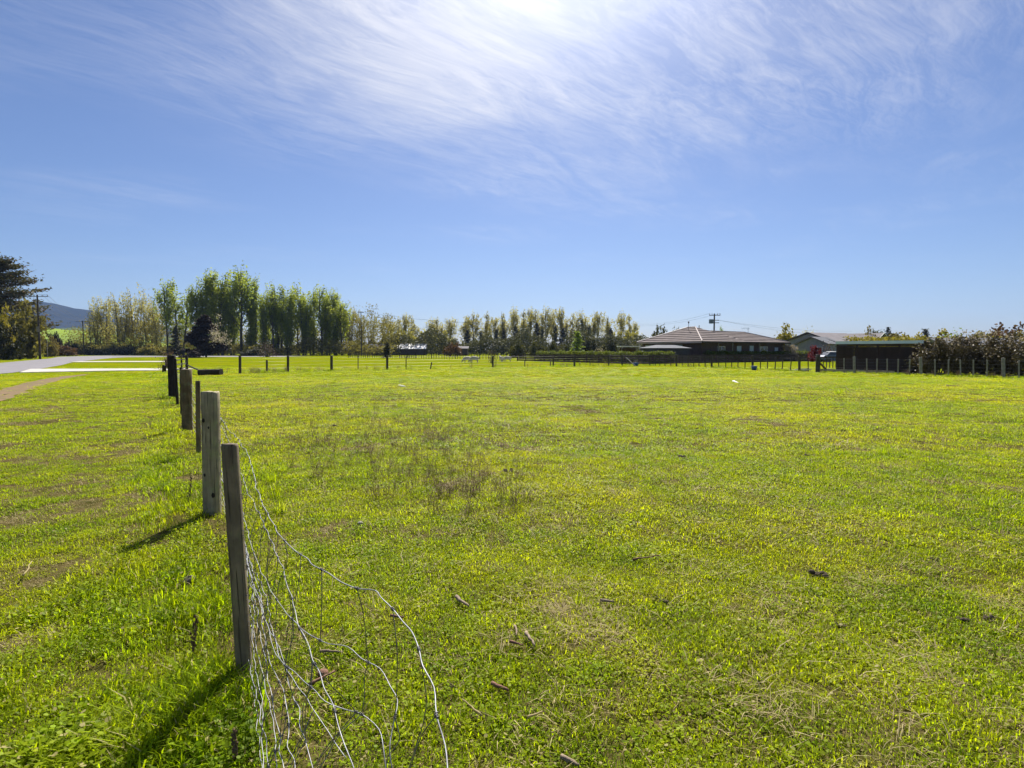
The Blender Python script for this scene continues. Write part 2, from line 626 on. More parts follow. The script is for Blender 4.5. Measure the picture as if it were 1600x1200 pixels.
def strip(name, L, Rr, z, m, sub=6, kind='structure'):
    def res(P_, n):
        P_ = [Vector(p) for p in P_]
        ln = [0]
        for a, b in zip(P_, P_[1:]):
            ln.append(ln[-1] + (b - a).length)
        out_ = []
        for i in range(n):
            t_ = ln[-1] * i / (n - 1)
            k = 0
            while k < len(ln) - 2 and ln[k + 1] < t_:
                k += 1
            u = (t_ - ln[k]) / (ln[k + 1] - ln[k])
            out_.append(P_[k].lerp(P_[k + 1], u))
        return out_
    n = 60
    a, b = res(L, n), res(Rr, n)
    mb = MB()
    vs = []
    for p, q in zip(a, b):
        for k in range(5):
            v = p.lerp(q, k / 4)
            vs.append((v.x, v.y, z + (0.03 * math.sin(math.pi * k / 4) if kind else 0)))
    fs = [(i * 5 + k, i * 5 + k + 1, i * 5 + k + 6, i * 5 + k + 5) for i in range(n - 1) for k in range(4)]
    mb.add(vs, fs)
    o = mb.build(name, m)
    tag(o, kind='structure')
    return o


strip('road', ROAD_NEAR, ROAD_FAR, 0.020, M['asphalt'])


def slab(name, poly, z0, z1, m, label):
    n = len(poly)
    mb = MB()
    mb.add([(x, y, z0) for x, y in poly] + [(x, y, z1) for x, y in poly],
           [tuple(range(n, 2 * n))] + [(i, (i + 1) % n, (i + 1) % n + n, i + n) for i in range(n)])
    o = mb.build(name, m)
    return tag(o, label=label, kind='structure')


slab('driveway', DRIVE1[::-1], 0, 0.050, M['concrete'], 'pale concrete driveway crossing the verge nearest the camera')
slab('driveway', DRIVE2[::-1], 0, 0.050, M['concrete'], 'pale concrete driveway crossing the verge beyond the first one')
# worn dirt track across the verge, ragged edges
mb = MB()
tv = []
N = 70
for i in range(N):
    t_ = i / (N - 1) * (len(TRACK) - 1)
    k = min(int(t_), len(TRACK) - 2)
    p = Vector(TRACK[k]).lerp(Vector(TRACK[k + 1]), t_ - k)
    d = (Vector(TRACK[k + 1]) - Vector(TRACK[k])).normalized()
    nrm = Vector((-d.y, d.x))
    wd = 0.55 * math.sin(math.pi * min(1, (i + 3) / (N + 4))) ** 0.5
    for s_ in (-1, -0.5, 0, 0.5, 1):
        j = mnoise.noise(Vector((i * 0.35, s_ * 3, 1))) * 0.25
        q = p + nrm * (s_ * wd + j)
        tv.append((q.x, q.y, 0.030 if abs(s_) < 0.9 else 0.008))
mb.add(tv, [(i * 5 + k, i * 5 + k + 1, i * 5 + k + 6, i * 5 + k + 5) for i in range(N - 1) for k in range(4)])
tag(mb.build('dirt_track', M['dirt']), kind='structure')


# ------------------------------------------------------------------ hills and mountain
def ridge(name, pts, Y, depth, m, label, rough=0.02, rows=26, base=-2):
    """pts: silhouette as (pixel x, pixel y) at distance Y; built as a rounded body of that depth"""
    P_ = [AT(px, py, Y) for px, py in pts]
    n = 150
    X0, X1 = P_[0].x, P_[-1].x
    vs = []
    for j in range(rows):
        v = j / (rows - 1)
        prof = math.sin(math.pi * v) ** 0.9
        for i in range(n):
            x = X0 + (X1 - X0) * i / (n - 1)
            k = 0
            while k < len(P_) - 2 and P_[k + 1].x < x:
                k += 1
            u = (x - P_[k].x) / (P_[k + 1].x - P_[k].x)
            h = P_[k].z * (1 - u) + P_[k + 1].z * u
            y = Y + depth * (v - 0.5)
            q = Vector((x, y, 0)) / (depth * 0.12)
            nn = mnoise.fractal(q, 0.9, 2.1, 5)
            rid = 1 - abs(mnoise.noise(Vector((x / (depth * .09), y / (depth * .5), 0)))) * 0.5
            z = base + (h - base) * prof * (1 if abs(v - .5) < .02 else (0.82 + 0.18 * rid)) + h * rough * nn
            vs.append((x * (y / Y) if False else x, y, z if 0 < j < rows - 1 else base))
    ii_ = np.arange(rows * n).reshape(rows, n)
    f = np.stack([ii_[:-1, :-1], ii_[:-1, 1:], ii_[1:, 1:], ii_[1:, :-1]], -1).reshape(-1, 4)
    me_ = fast_mesh(name, np.array(vs), f)
    me_.shade_smooth()
    return tag(link(name, me_, m), label=label, kind='structure')


M['mountain'] = surf('forested_slope', (0.012, 0.016, 0.016), (0.028, 0.030, 0.030), 0.006, rough=1, spec=0, detail=8)
M['hill'] = surf('hill_pasture', (0.24, 0.32, 0.03), (0.17, 0.23, 0.03), 0.02, rough=1, spec=0, detail=6)
M['hill_far'] = surf('far_hill_scrub', (0.05, 0.07, 0.03), (0.10, 0.13, 0.035), 0.01, rough=1, spec=0, detail=6)
ridge('mountain', [(-700, 520), (-420, 500), (-200, 486), (-60, 478), (20, 480), (50, 476), (75, 471.5), (84, 474), (98, 480), (104, 479), (118, 479), (130, 484),
                   (150, 490), (176, 493), (200, 499), (230, 505), (262, 512), (300, 522), (350, 532), (420, 541), (520, 546)], 2700, 1300, M['mountain'],
      'blue hazy mountain range behind the trees at the left')
ridge('hill', [(-500, 530), (-200, 520), (0, 512), (70, 512), (100, 514), (130, 517), (160, 523), (200, 530), (260, 538), (330, 545)], 900, 420, M['hill'],
      'bright green pasture hill below the mountain', rough=0.06)
ridge('hill', [(60, 517), (110, 512), (150, 514), (200, 519), (260, 526), (330, 535), (420, 543)], 1500, 420, M['hill_far'],
      'darker bush covered foothill between the green hill and the mountain', rough=0.08)

# haze: one closed box around camera and scene
hz = MB().box(-3300, 3300, -500, 3700, -3, 262).build('haze', None)
mh, th, oh = base_mat('haze_air')
pv = th.new('ShaderNodeVolumePrincipled')
pv.inputs['Color'].default_value = (0.36, 0.56, 1.0, 1)
pv.inputs['Density'].default_value = HAZE_DENSITY
pv.inputs['Anisotropy'].default_value = 0.1
th.link(pv.outputs[0], oh.inputs['Volume'])
hz.data.materials.append(mh)
tag(hz, kind='stuff')

# ------------------------------------------------------------------ trees: crown and trunk meshes, made once per form
FORMS = {}


def poplar_form(key, W=5.0, limbs=16, leaves=2600, leaf=0.32, stems=1, low=0.12, spread=0.5, seed=0):
    rnd = random.Random(seed)
    H = 20.0
    tb = MB()
    pts, wts = [], []
    for s_ in range(stems):
        a0 = 2 * math.pi * s_ / max(1, stems) + rnd.uniform(0, 1)
        off = 0.0 if stems == 1 else W * 0.16
        bx, by = off * math.cos(a0), off * math.sin(a0)
        hh = H * (1 if s_ == 0 else rnd.uniform(0.78, 0.98))
        lean = (rnd.uniform(-.4, .4) + bx * 1.2, rnd.uniform(-.4, .4) + by * 1.2)
        tp = [Vector((bx * 0.5 + lean[0] * t_ ** 1.3 + 0.12 * math.sin(7 * t_ + s_), by * 0.5 + lean[1] * t_ ** 1.3, -0.3 + (hh * 0.95 + .3) * t_)) for t_ in np.linspace(0, 1, 9)]
        tb.tube(tp, [0.26 * (1 - t_ * 0.9) + 0.02 for t_ in np.linspace(0, 1, 9)], 6)
        pts.append(tp[4:])
        wts.append(1.0)
        for k in range(max(3, limbs // stems)):
            t0 = low + (0.86 - low) * (k + rnd.random()) / max(3, limbs // stems)
            i = min(int(t0 * 8), 7)
            p0 = tp[i].lerp(tp[i + 1], t0 * 8 - i)
            az = rnd.uniform(0, 2 * math.pi)
            prof = (math.sin(math.pi * min(1, (t0 + 0.18) * 0.8)) ** 0.7) * (1 - 0.45 * t0)
            r = W / 2 / (1 if stems == 1 else 1.6) * prof * rnd.uniform(0.6, 1.25)
            up = r * rnd.uniform(1.5, 2.8) + 1.0
            up = min(up, hh * 1.0 - p0.z)
            e = p0 + Vector((r * math.cos(az), r * math.sin(az), up))
            mid = p0.lerp(e, 0.5) + Vector((r * 0.22 * math.cos(az), r * 0.22 * math.sin(az), -up * 0.08))
            lp = [p0, mid, e]
            tb.tube(lp, [0.085, 0.055, 0.02], 4, False)
            pts.append([p0.lerp(mid, 0.5), mid, e])
            wts.append(r + 0.8)
    wts = np.array(wts)
    cnt = (leaves * wts / wts.sum()).astype(int)
    C = []
    for P_, n in zip(pts, cnt):
        P_ = np.array(P_)
        u = rng.random(n) ** 0.75 * (len(P_) - 1)
        i = np.minimum(u.astype(int), len(P_) - 2)
        q = P_[i] + (P_[i + 1] - P_[i]) * (u - i)[:, None]
        # small sprays: leaves gather round a few twig ends
        g = max(3, n // 34)
        gi = rng.integers(0, g, n)
        go = rng.normal(size=(g, 3)) * [spread, spread, spread * 1.5]
        C.append(q + go[gi] + rng.normal(size=(n, 3)) * spread * 0.42)
    C = np.concatenate(C)
    C = C[C[:, 2] > H * low * 0.6]
    FORMS[key] = (tb.mesh(key + '_trunk', True), leaf_mesh(key + '_crown', C, leaf), H, W)


def bush_form(key, W=4.0, H=3.0, leaves=1800, leaf=0.16, clumps=26, dome=0.9, stems=5, low=0.05, shell=0.5, spread=0.16, seed=0):
    rnd = random.Random(seed)
    tb = MB()
    cs = []
    while len(cs) < clumps:
        v = Vector((rnd.uniform(-1, 1), rnd.uniform(-1, 1), rnd.uniform(low, 1)))
        rr = math.sqrt(v.x ** 2 + v.y ** 2 + (max(0, v.z - 0.3) / 0.7) ** 2 * dome)
        if shell < rr < 1:
            cs.append(Vector((v.x * W / 2, v.y * W / 2, v.z * H)) * rnd.uniform(0.9, 1.06))
    for k in range(stems):
        e = rnd.choice(cs)
        tb.tube([(e.x * 0.08, e.y * 0.08, -0.1), (e.x * 0.45, e.y * 0.45, e.z * 0.4), (e.x * .9, e.y * .9, e.z * .92)], [W * 0.016, W * 0.011, W * 0.004], 5)
    n = leaves
    gi = rng.integers(0, len(cs), n)
    A = np.array([tuple(c_) for c_ in cs])
    C = A[gi] + rng.normal(size=(n, 3)) * [W * spread, W * spread, H * spread]
    inner = rng.random(n) < 0.25
    C[inner] = C[inner] * [0.75, 0.75, 0.85]
    C = C[C[:, 2] > H * low * 0.5]
    FORMS[key] = (tb.mesh(key + '_trunk', True), leaf_mesh(key + '_crown', C, leaf), H, W)


def spire_form(key, W=4.0, H=12.0, leaves=2200, leaf=0.3, seed=0, power=0.8):
    rnd = random.Random(seed)
    tb = MB().tube([(0, 0, -0.2), (0, 0, H * 0.5), (0.05, 0, H * 0.97)], [0.22, 0.12, 0.02], 6)
    C = []
    nb = 60
    for k in range(nb):
        t_ = (k + rnd.random()) / nb
        z = H * (0.06 + 0.92 * t_)
        az = rnd.uniform(0, 2 * math.pi)
        r = W / 2 * (1 - t_) ** power * rnd.uniform(0.65, 1.15) + 0.12
        tb.tube([(0, 0, z), (r * math.cos(az) * .9, r * math.sin(az) * .9, z + r * 0.12)], [0.04, 0.015], 4, False)
        n = int(leaves / nb * (0.4 + 1.2 * (1 - t_)))
        u = rng.random(n) ** 0.6
        q = np.stack([r * u * math.cos(az), r * u * math.sin(az), z + r * 0.12 * u], 1)
        C.append(q + rng.normal(size=(n, 3)) * [0.28, 0.28, 0.16])
    C = np.concatenate(C)
    FORMS[key] = (tb.mesh(key + '_trunk', True), leaf_mesh(key + '_crown', C, leaf, flat=0.3), H, W)


for k, sd_ in enumerate((1, 2, 3)):
    poplar_form('poplar_dense_%d' % k, W=6.6, limbs=24 + 4 * k, leaves=8000, leaf=0.27, stems=2 + k % 2, low=0.06, spread=0.6, seed=sd_)
for k, sd_ in enumerate((4, 5, 6, 7)):
    poplar_form('poplar_sparse_%d' % k, W=5.6, limbs=20, leaves=2100, leaf=0.30, stems=1 + (k % 2), low=0.28, spread=0.55, seed=sd_)
for k, sd_ in enumerate((8, 9, 10)):
    poplar_form('willow_%d' % k, W=9.5, limbs=24, leaves=3000, leaf=0.30, stems=3, low=0.10, spread=0.75, seed=sd_)
for k in range(3):
    bush_form('round_%d' % k, W=6, H=5, leaves=2600, leaf=0.30, clumps=34, spread=0.07, seed=20 + k)
for k in range(3):
    bush_form('shrub_%d' % k, W=3, H=2.2, leaves=6500, leaf=0.085, clumps=60, spread=0.052, low=0.10, seed=30 + k)
for k in range(2):
    spire_form('spire_%d' % k, seed=40 + k)
spire_form('cypress_0', W=2.4, H=6, leaves=2600, leaf=0.2, seed=50, power=0.55)
spire_form('broad_cone', W=10, H=9, leaves=15000, leaf=0.34, seed=51, power=0.72)
bush_form('bare_0', W=3, H=2.4, leaves=420, leaf=0.12, clumps=30, spread=0.12, stems=26, seed=60)


def tree(name, form, px, top, Y, wpx, crown_m, trunk_m, label, cat, group=None, base=0.0, part='crown'):
    tm, cm, H, W = FORMS[form]
    X = AT(px, 555, Y).x
    h = HZ(top, Y) - base
    wd = wpx * Y / F
    t_ = thing(name, label, cat, (X, Y, base - 0.05), random.uniform(0, 6.28), group, scale=(wd / W, wd / W, h / H))
    for nm, me_, mt in (('trunk', tm, trunk_m), (part, cm, crown_m)):
        o = bpy.data.objects.new(nm, me_)
        COL.objects.link(o)
        o.parent = t_
        if not me_.materials:
            me_.materials.append(mt)
        o.material_slots[0].link = 'OBJECT'
        o.material_slots[0].material = mt
    return t_


ORD = ['first', 'second', 'third', 'fourth', 'fifth', 'sixth', 'seventh', 'eighth', 'ninth', 'tenth', 'eleventh', 'twelfth', 'thirteenth', 'fourteenth',
       'fifteenth', 'sixteenth', 'seventeenth', 'eighteenth', 'nineteenth', 'twentieth', 'twenty-first', 'twenty-second', 'twenty-third', 'twenty-fourth',
       'twenty-fifth', 'twenty-sixth', 'twenty-seventh', 'twenty-eighth', 'twenty-ninth', 'thirtieth']

# thin open willows beyond the road bend
for i, (px, top, w_, Y) in enumerate([(154, 470, 26, 214), (168, 461, 30, 218), (189, 456, 34, 212), (213, 450, 36, 216), (234, 464, 30, 214), (247, 476, 24, 211)]):
    tree('willow_tree', 'willow_%d' % (i % 3), px, top, Y, w_ + 6, M['poplar_pale'], M['bark'],
         '%s slender half-bare tree from the mountain, beyond the road bend' % ORD[i], 'tree', 'half-bare trees beyond the road bend')
# tall green poplars
tall = [(262, 437, 24), (284, 433, 26), (316, 421, 30), (345, 419, 32), (378, 415, 34), (397, 430, 26), (413, 452, 18), (362, 426, 26), (331, 432, 26), (427, 455, 20), (452, 452, 22), (477, 460, 20), (512, 455, 22), (534, 470, 24),
        (437, 441, 30), (466, 442, 24), (487, 449, 20), (503, 445, 24), (523, 450, 24)]
tall.sort()
for i, (px, top, w_) in enumerate(tall):
    sparse = i in (0, 1, 3, 6, 9, 12, 15, 18)
    tree('poplar_tree', ('poplar_sparse_%d' if sparse else 'poplar_dense_%d') % (i % 3), px, top, 194 + (i * 5) % 9, w_ * 1.42,
         M['poplar'], M['bark'], '%s tall green poplar counted from the left end of the tall row' % ORD[i], 'tree', 'tall green poplars behind the paddock')
for i, (px, top, w_) in enumerate([(546, 476, 34), (562, 487, 30), (581, 489, 26)]):
    tree('willow_tree', 'willow_%d' % i, px, top, 205 + i * 3, w_, M['willow'], M['bark'],
         ['yellow-green willow just right of the tall poplars', 'yellow-green willow directly behind the tall power pole', 'yellow-green willow right of the tall power pole'][i],
         'tree', 'yellow-green willows by the power pole')
# pale far row
far = [(604, 496), (620, 494), (634, 491), (647, 495), (676, 497), (686, 494), (703, 496), (729, 490), (740, 488), (760, 486), (773, 493), (787, 486),
       (804, 479), (817, 481), (829, 482), (841, 484), (853, 479), (865, 484), (876, 481), (890, 486), (908, 487), (922, 489), (934, 486), (950, 489), (970, 487), (988, 489)]
for i, (px, top) in enumerate(far):
    tree('poplar_tree', 'poplar_sparse_%d' % (i % 4), px, top + random.uniform(-2, 2), 262 + (i * 7) % 11, random.uniform(22, 29),
         M['poplar_pale'], M['bark_pale'], '%s pale thin-leaved poplar counted from the left end of the far row' % ORD[i], 'tree', 'pale poplars of the far row')
# leafy olive trees filling the far row's foot
for i, (px, top, w_) in enumerate([(612, 516, 30), (640, 515, 34), (668, 516, 34), (697, 520, 30), (960, 519, 34), (985, 517, 30)]):
    tree('willow_tree', 'round_%d' % (i % 3), px, top, 250 + i, w_, M['willow'], M['bark'],
         ['low yellow-green tree just right of the gap after the willows', 'low yellow-green tree behind the white roofed sheds', 'low yellow-green tree right of the white roofed sheds',
          'low yellow-green tree before the small lean-to shed', 'low yellow-green tree behind the white carport', 'low yellow-green tree left of the brown house'][i],
         'tree', 'low trees at the foot of the far row')
# dark conifers in front of the far row
con = [(731, 514, 15), (752, 516, 14), (776, 513, 16), (787, 512, 13), (805, 508, 18), (825, 512, 15), (839, 504, 15), (848, 513, 14), (868, 508, 14), (879, 512, 18), (909, 498, 12),
       (921, 508, 16), (954, 512, 15)]
for i, (px, top, w_) in enumerate(con):
    tree('conifer_tree', 'spire_%d' % (i % 2), px, top, 236 + (i * 3) % 7, w_ * 1.25, M['dull'] if i % 3 else M['dark'], M['bark'],
         '%s dark pointed conifer from the left, in front of the far poplars' % ORD[i], 'tree', 'dark conifers before the far row')
# round bushes and young trees near the board fence
tree('round_shrub', 'round_0', 808, 532, 132, 30, M['dull'], M['bark'], 'largest rounded dull green shrub behind the end of the board fence', 'shrub', 'rounded shrubs behind the board fence')
tree('round_shrub', 'round_1', 838, 533, 131, 27, M['dull'], M['bark'], 'middle one of the three rounded shrubs behind the board fence', 'shrub', 'rounded shrubs behind the board fence')
tree('round_shrub', 'round_2', 861, 533, 133, 24, M['dull'], M['bark'], 'rounded shrub nearest the lime green young tree', 'shrub', 'rounded shrubs behind the board fence')
tree('young_tree', 'spire_1', 902, 517, 112, 27, M['lime'], M['bark'], 'bright lime green young tree standing behind the board fence', 'tree')
tree('blossom_shrub', 'bare_0', 938, 540, 95, 14, M['blossom'], M['bark'], 'small white blossoming shrub behind the board fence', 'shrub')
tree('dark_shrub', 'round_1', 922, 530, 140, 24, M['dark'], M['bark'], 'dark green shrub just right of the lime green young tree', 'shrub')
tree('dark_shrub', 'round_0', 951, 531, 128, 26, M['dark'], M['bark'], 'dark green shrub left of the white carport roof', 'shrub')
tree('dark_shrub', 'round_2', 885, 537, 150, 22, M['dull'], M['bark'], 'dull shrub left of the lime green young tree', 'shrub')
# left: macrocarpa made of flat layered pads
tb = MB()
bx, by = AT(4, 555, 128).x, 128.0
Hm = HZ(403, 128)
tb.tube([(0, 0, -0.2), (0.3, 0, Hm * .4), (0, 0.2, Hm * .94)], [0.8, 0.5, 0.06], 8)
C = []
rr_ = random.Random(5)
for k in range(150):
    t_ = (k + rr_.random()) / 150
    z = Hm * (0.10 + 0.88 * t_)
    az = rr_.uniform(0, 6.283)
    prof = 9.2 * (1 - t_ ** 2.2) ** 0.8 + 0.5
    r = prof * rr_.uniform(0.45, 1.05) * (1.0 if math.cos(az) < .3 else .92)
    c_ = Vector((r * math.cos(az), r * math.sin(az), z + r * 0.16))
    tb.tube([(0, 0, z - 0.4), c_ * 0.6 + Vector((0, 0, z * 0.4 - .3)), c_], [0.13, 0.09, 0.03], 4, False)
    n = 190
    q = rng.normal(size=(n, 3)) * [1.25, 0.9, 0.26]
    ca_, sa_ = math.cos(az), math.sin(az)
    q2 = np.stack([q[:, 0] * ca_ - q[:, 1] * sa_, q[:, 0] * sa_ + q[:, 1] * ca_, q[:, 2] + q[:, 0] * 0.25], 1)
    C.append(q2 + np.array(c_))
C = np.concatenate(C)
mt = thing('conifer_tree', 'big dark layered conifer behind the power pole at the left edge', 'tree', (bx, by, 0))
tb.build('trunk', M['bark'], mt, True)
link('crown', leaf_mesh('macrocarpa_crown', C, 0.30, flat=0.55, aspect=2.0), M['conifer'], mt)
# bushes at the left
L_ = [('round_0', 30, 477, 115, 66, 'olive', 'large olive green shrub under the dark conifer at the left edge'),
      ('round_1', -6, 478, 104, 44, 'yellow', 'yellow-green leafy shrub at the very left edge under the conifer'),
      ('round_2', 12, 505, 101, 50, 'dark', 'dark shadowy shrub low at the left edge beside the road'),
      ('round_1', 47, 512, 117, 30, 'olive', 'olive shrub behind the leaning white stake'),
      ('round_0', 80, 528, 150, 24, 'amber', 'amber and green shrub right of the left power pole'),
      ('round_2', 84, 519, 180, 22, 'maroon', 'dark purple shrub in front of the green hill'),
      ('round_0', 106, 532, 205, 24, 'dark', 'dark green shrub at the foot of the green hill'),
      ('round_1', 121, 538, 208, 18, 'dull', 'dull green shrub left of the distant pair of poles'),
      ('round_2', 98, 540, 170, 34, 'rust', 'low brownish shrub on the far side of the road'),
      ('round_0', 150, 543, 200, 34, 'dark', 'dark low shrub under the distant pair of poles'),
      ('round_1', 178, 541, 202, 36, 'dark', 'dark low shrub under the first slender tree'),
      ('round_2', 206, 540, 203, 36, 'dark', 'dark low shrub under the middle slender trees'),
      ('spire_0', 276, 509, 172, 22, 'dark', 'dark pointed evergreen left of the maroon tree'),
      ('round_0', 234, 538, 200, 34, 'olive', 'olive shrub at the end of the slender trees')]
for f_, px, top, Y, w_, mk, lb in L_:
    tree('roadside_shrub' if f_[0] == 'r' else 'conifer_tree', f_, px, top, Y, w_, M[mk], M['bark'], lb, 'shrub' if f_[0] == 'r' else 'tree')
# dark maroon tree with blossom
t_ = tree('maroon_tree', 'broad_cone', 322, 493, 138, 66, M['maroon'], M['bark'], 'broad dark maroon tree with pale blossom on its right side', 'tree')
C = rng.normal(size=(900, 3)) * [1.6, 1.4, 1.6] + [3.0, -1.5, 4.2]
gi = rng.integers(0, 30, 900)
go = rng.normal(size=(30, 3)) * [1.1, 1.2, 1.9] + [3.7, -1.5, 4.6]
C = go[gi] + rng.normal(size=(900, 3)) * 0.35
o = link('blossom', leaf_mesh('maroon_blossom', C, 0.17), M['blossom'])
t_.rotation_euler = (0, 0, 0)
o.parent = t_
o.scale = (1 / t_.scale.x, 1 / t_.scale.y, 1 / t_.scale.z)
for f_, px, top, Y, w_, mk, lb in [
        ('bare_0', 262, 545, 50, 24, 'twig', 'tangled brown bush growing over the vine covered post'),
        ('round_2', 296, 546, 130, 34, 'maroon', 'low dark purple shrub left of the maroon tree'),
        ('bare_0', 418, 534, 150, 30, 'twig', 'bare brown rounded shrub behind the paddock fence'),
        ('round_0', 395, 543, 170, 40, 'dark', 'dark low shrub at the foot of the tallest poplars'),
        ('cypress_0', 605, 535, 120, 13, 'dark', 'small dark cypress standing beyond the fence post'),
        ('round_1', 707, 535, 160, 26, 'rust', 'brown rounded shrub left of the small lean-to'),
        ('bare_0', 769, 543, 74, 13, 'twig', 'small leafless bush behind the sheep'),
        ('round_0', 590, 540, 190, 24, 'rust', 'brown shrub between the power pole and the cypress'),
        ('round_1', 1031, 509, 118, 30, 'dull', 'dull green tree showing left of the brown roof'),
        ('round_2', 1055, 513, 121, 20, 'dull', 'dull green tree showing just over the brown roof'),
        ('shrub_0', 1127, 511, 122, 12, 'lime', 'small light green treetop right of the transformer pole'),
        ('round_0', 1224, 511, 118, 42, 'yellow', 'rounded yellow-green tree between the two houses'),
        ('bare_0', 1262, 509, 125, 24, 'poplar_pale', 'thin pale tree behind the gable of the grey house'),
        ('shrub_1', 1232, 536, 88, 28, 'flower', 'greyish flowering shrub before the grey house'),
        ('round_2', 1272.5, 539.5, 84, 20, 'red', 'bright red maple shrub before the grey house'),
        ('bare_0', 1292, 532, 84, 26, 'twig', 'leafless grey shrub between the red maple and the slatted shed'),
        ('round_0', 1352, 514, 128, 26, 'amber', 'amber green bush above the slatted shed, leftmost'),
        ('spire_0', 1386, 510, 150, 18, 'dark', 'dark small conifer behind the houses at the right'),
        ('round_1', 1367, 517, 160, 36, 'dull', 'dull green tree left of the small dark conifer'),
        ('round_2', 1395, 521, 100, 56, 'amber', 'amber green hedge tree above the slatted shed roof'),
        ('round_1', 1432, 522, 98, 50, 'yellow', 'yellow-green hedge tree above the right end of the shed'),
        ('spire_1', 1444, 513, 140, 26, 'dark', 'dark round-topped conifer behind the yellow-green hedge'),
        ('round_0', 1478, 519, 96, 60, 'yellow', 'yellow-green hedge tree behind the flowering shrubs'),
        ('bare_0', 1490, 512, 90, 34, 'lime', 'wispy light green sapling rising over the flowering shrubs'),
        ('round_2', 1524, 519, 96, 54, 'olive', 'olive hedge tree right of the wispy sapling'),
        ('round_1', 1563, 507, 110, 66, 'rust', 'broad rust brown tree at the right edge'),
        ('round_0', 1596, 522, 98, 60, 'amber', 'amber leafed tree at the right edge before the rust brown one')]:
    mm = {'twig': M['twig']}.get(mk, M[mk])
    isb = 'shrub' in lb or 'bush' in lb
    tree('garden_shrub' if isb else 'garden_tree', f_, px, top, Y, w_, mm, M['bark'], lb, 'shrub' if isb else 'tree')

# flowering grey-green shrubs behind the right fence
for i, (px, top, Y, w_) in enumerate([(1468, 528, 39.5, 78), (1506, 520, 40, 76), (1548, 521, 38.5, 84), (1594, 529, 37, 88)]):
    t_ = tree('flowering_shrub', 'shrub_%d' % (i % 3), px, top, Y, w_, M['viburnum'], M['bark'],
              ['flowering grey-green shrub against the end of the slatted shed', 'tallest flowering grey-green shrub, second from the slatted shed',
               'flowering grey-green shrub, third from the slatted shed', 'flowering grey-green shrub cut by the right edge'][i], 'shrub', 'flowering shrubs behind the right fence')
    n = 300
    th_, ph_ = rng.uniform(0, 6.28, n), rng.random(n) ** 0.7 * 1.45
    C = np.stack([np.sin(ph_) * np.cos(th_) * 1.55, np.sin(ph_) * np.sin(th_) * 1.55, 0.75 + np.cos(ph_) * 1.55], 1) * rng.uniform(0.92, 1.06, (n, 1))
    o = link('blossom', leaf_mesh('shrub_blossom', C, 0.065), M['flower'])
    o.parent = t_

# hedge row along the back of the board fence and dark undergrowth under the poplars
FA, FB, FC = Vector((0.8, 92, 0)), Vector((15.2, 69, 0)), Vector((47.5, 90, 0))


def hedge(name, a, b, off, z0, z1, n, leaf, m, label, thick=0.7, gaps=()):
    d = (b - a).normalized()
    nr = Vector((-d.y, d.x, 0))
    L = (b - a).length
    u = rng.random(n)
    s_ = u * L
    if thick < 3:
        top = np.array([z1 * (0.86 + 0.16 * mnoise.noise(Vector((q * 0.9, 0, 0))) + 0.10 * mnoise.noise(Vector((q * 3.1, 5, 0)))) for q in s_])
    else:
        top = np.array([z1 * max(.15, 0.75 + 0.8 * mnoise.noise(Vector((q * 0.085, off + n * .01, 0))) + 0.5 * mnoise.noise(Vector((q * 0.33, 5 + n, 0)))) for q in s_])
    z = z0 + (top - z0) * rng.random(n) ** 0.7
    w_ = rng.normal(size=n) * thick * 0.4 + off
    C = np.stack([a.x + d.x * s_ + nr.x * w_, a.y + d.y * s_ + nr.y * w_, z], 1)
    o = link(name, leaf_mesh(name, C, leaf), m)
    return o


h1 = hedge('clipped_hedge', FA + (FB - FA) * 0.15, FA + (FB - FA) * 0.93, 1.3, 0.1, 1.75, 7000, 0.14, M['hedge'], '')
tag(h1, 'low leafy hedge behind the left half of the board fence', 'hedge')
h2 = hedge('clipped_hedge', FB + (FC - FB) * 0.02, FB + (FC - FB) * 0.19, 1.2, 0.1, 1.7, 3000, 0.14, M['hedge'], '')
tag(h2, 'short leafy hedge left of the small grey shed', 'hedge')
h3 = hedge('clipped_hedge', FB + (FC - FB) * 0.36, FC, 1.3, 0.1, 1.75, 9000, 0.14, M['hedge'], '')
tag(h3, 'leafy hedge before the brown house, right of the small grey shed', 'hedge')
th = hedge('tall_hedge', Vector((54, 93, 0)), Vector((104, 99, 0)), 0, 0.2, 4.3, 17000, 0.24, M['yellow'], '', 2.4)
tag(th, 'tall yellow-green hedge rising behind the slatted shed and the flowering shrubs', 'hedge')
und = hedge('undergrowth', Vector((-165, 214, 0)), Vector((-40, 188, 0)), 0, 0.0, 5.2, 18000, 0.4, M['olive'], '', 7)
tag(und, kind='stuff')
und2 = hedge('undergrowth', Vector((-58, 206, 0)), Vector((62, 236, 0)), 0, 0.0, 8.5, 34000, 0.42, M['dull'], '', 8)
tag(und2, kind='stuff')
und3 = hedge('undergrowth', Vector((-170, 222, 0)), Vector((-40, 200, 0)), 0, 0.0, 17, 30000, 0.33, M['olive'], '', 7)
tag(und3, kind='stuff')
und4 = hedge('undergrowth', Vector((30, 190, 0)), Vector((220, 170, 0)), 0, 0.0, 5.0, 12000, 0.5, M['dull'], '', 9)
tag(und4, kind='stuff')
far_ug = hedge('undergrowth', Vector((-420, 330, 0)), Vector((300, 330, 0)), 0, 0.0, 5.0, 12000, 0.9, M['dull'], '', 20)
tag(far_ug, kind='stuff')
und5 = hedge('undergrowth', Vector((-135, 98, 0)), Vector((-86, 92, 0)), 0, 0.0, 4.0, 9000, 0.3, M['dark'], '', 6)
tag(und5, kind='stuff')

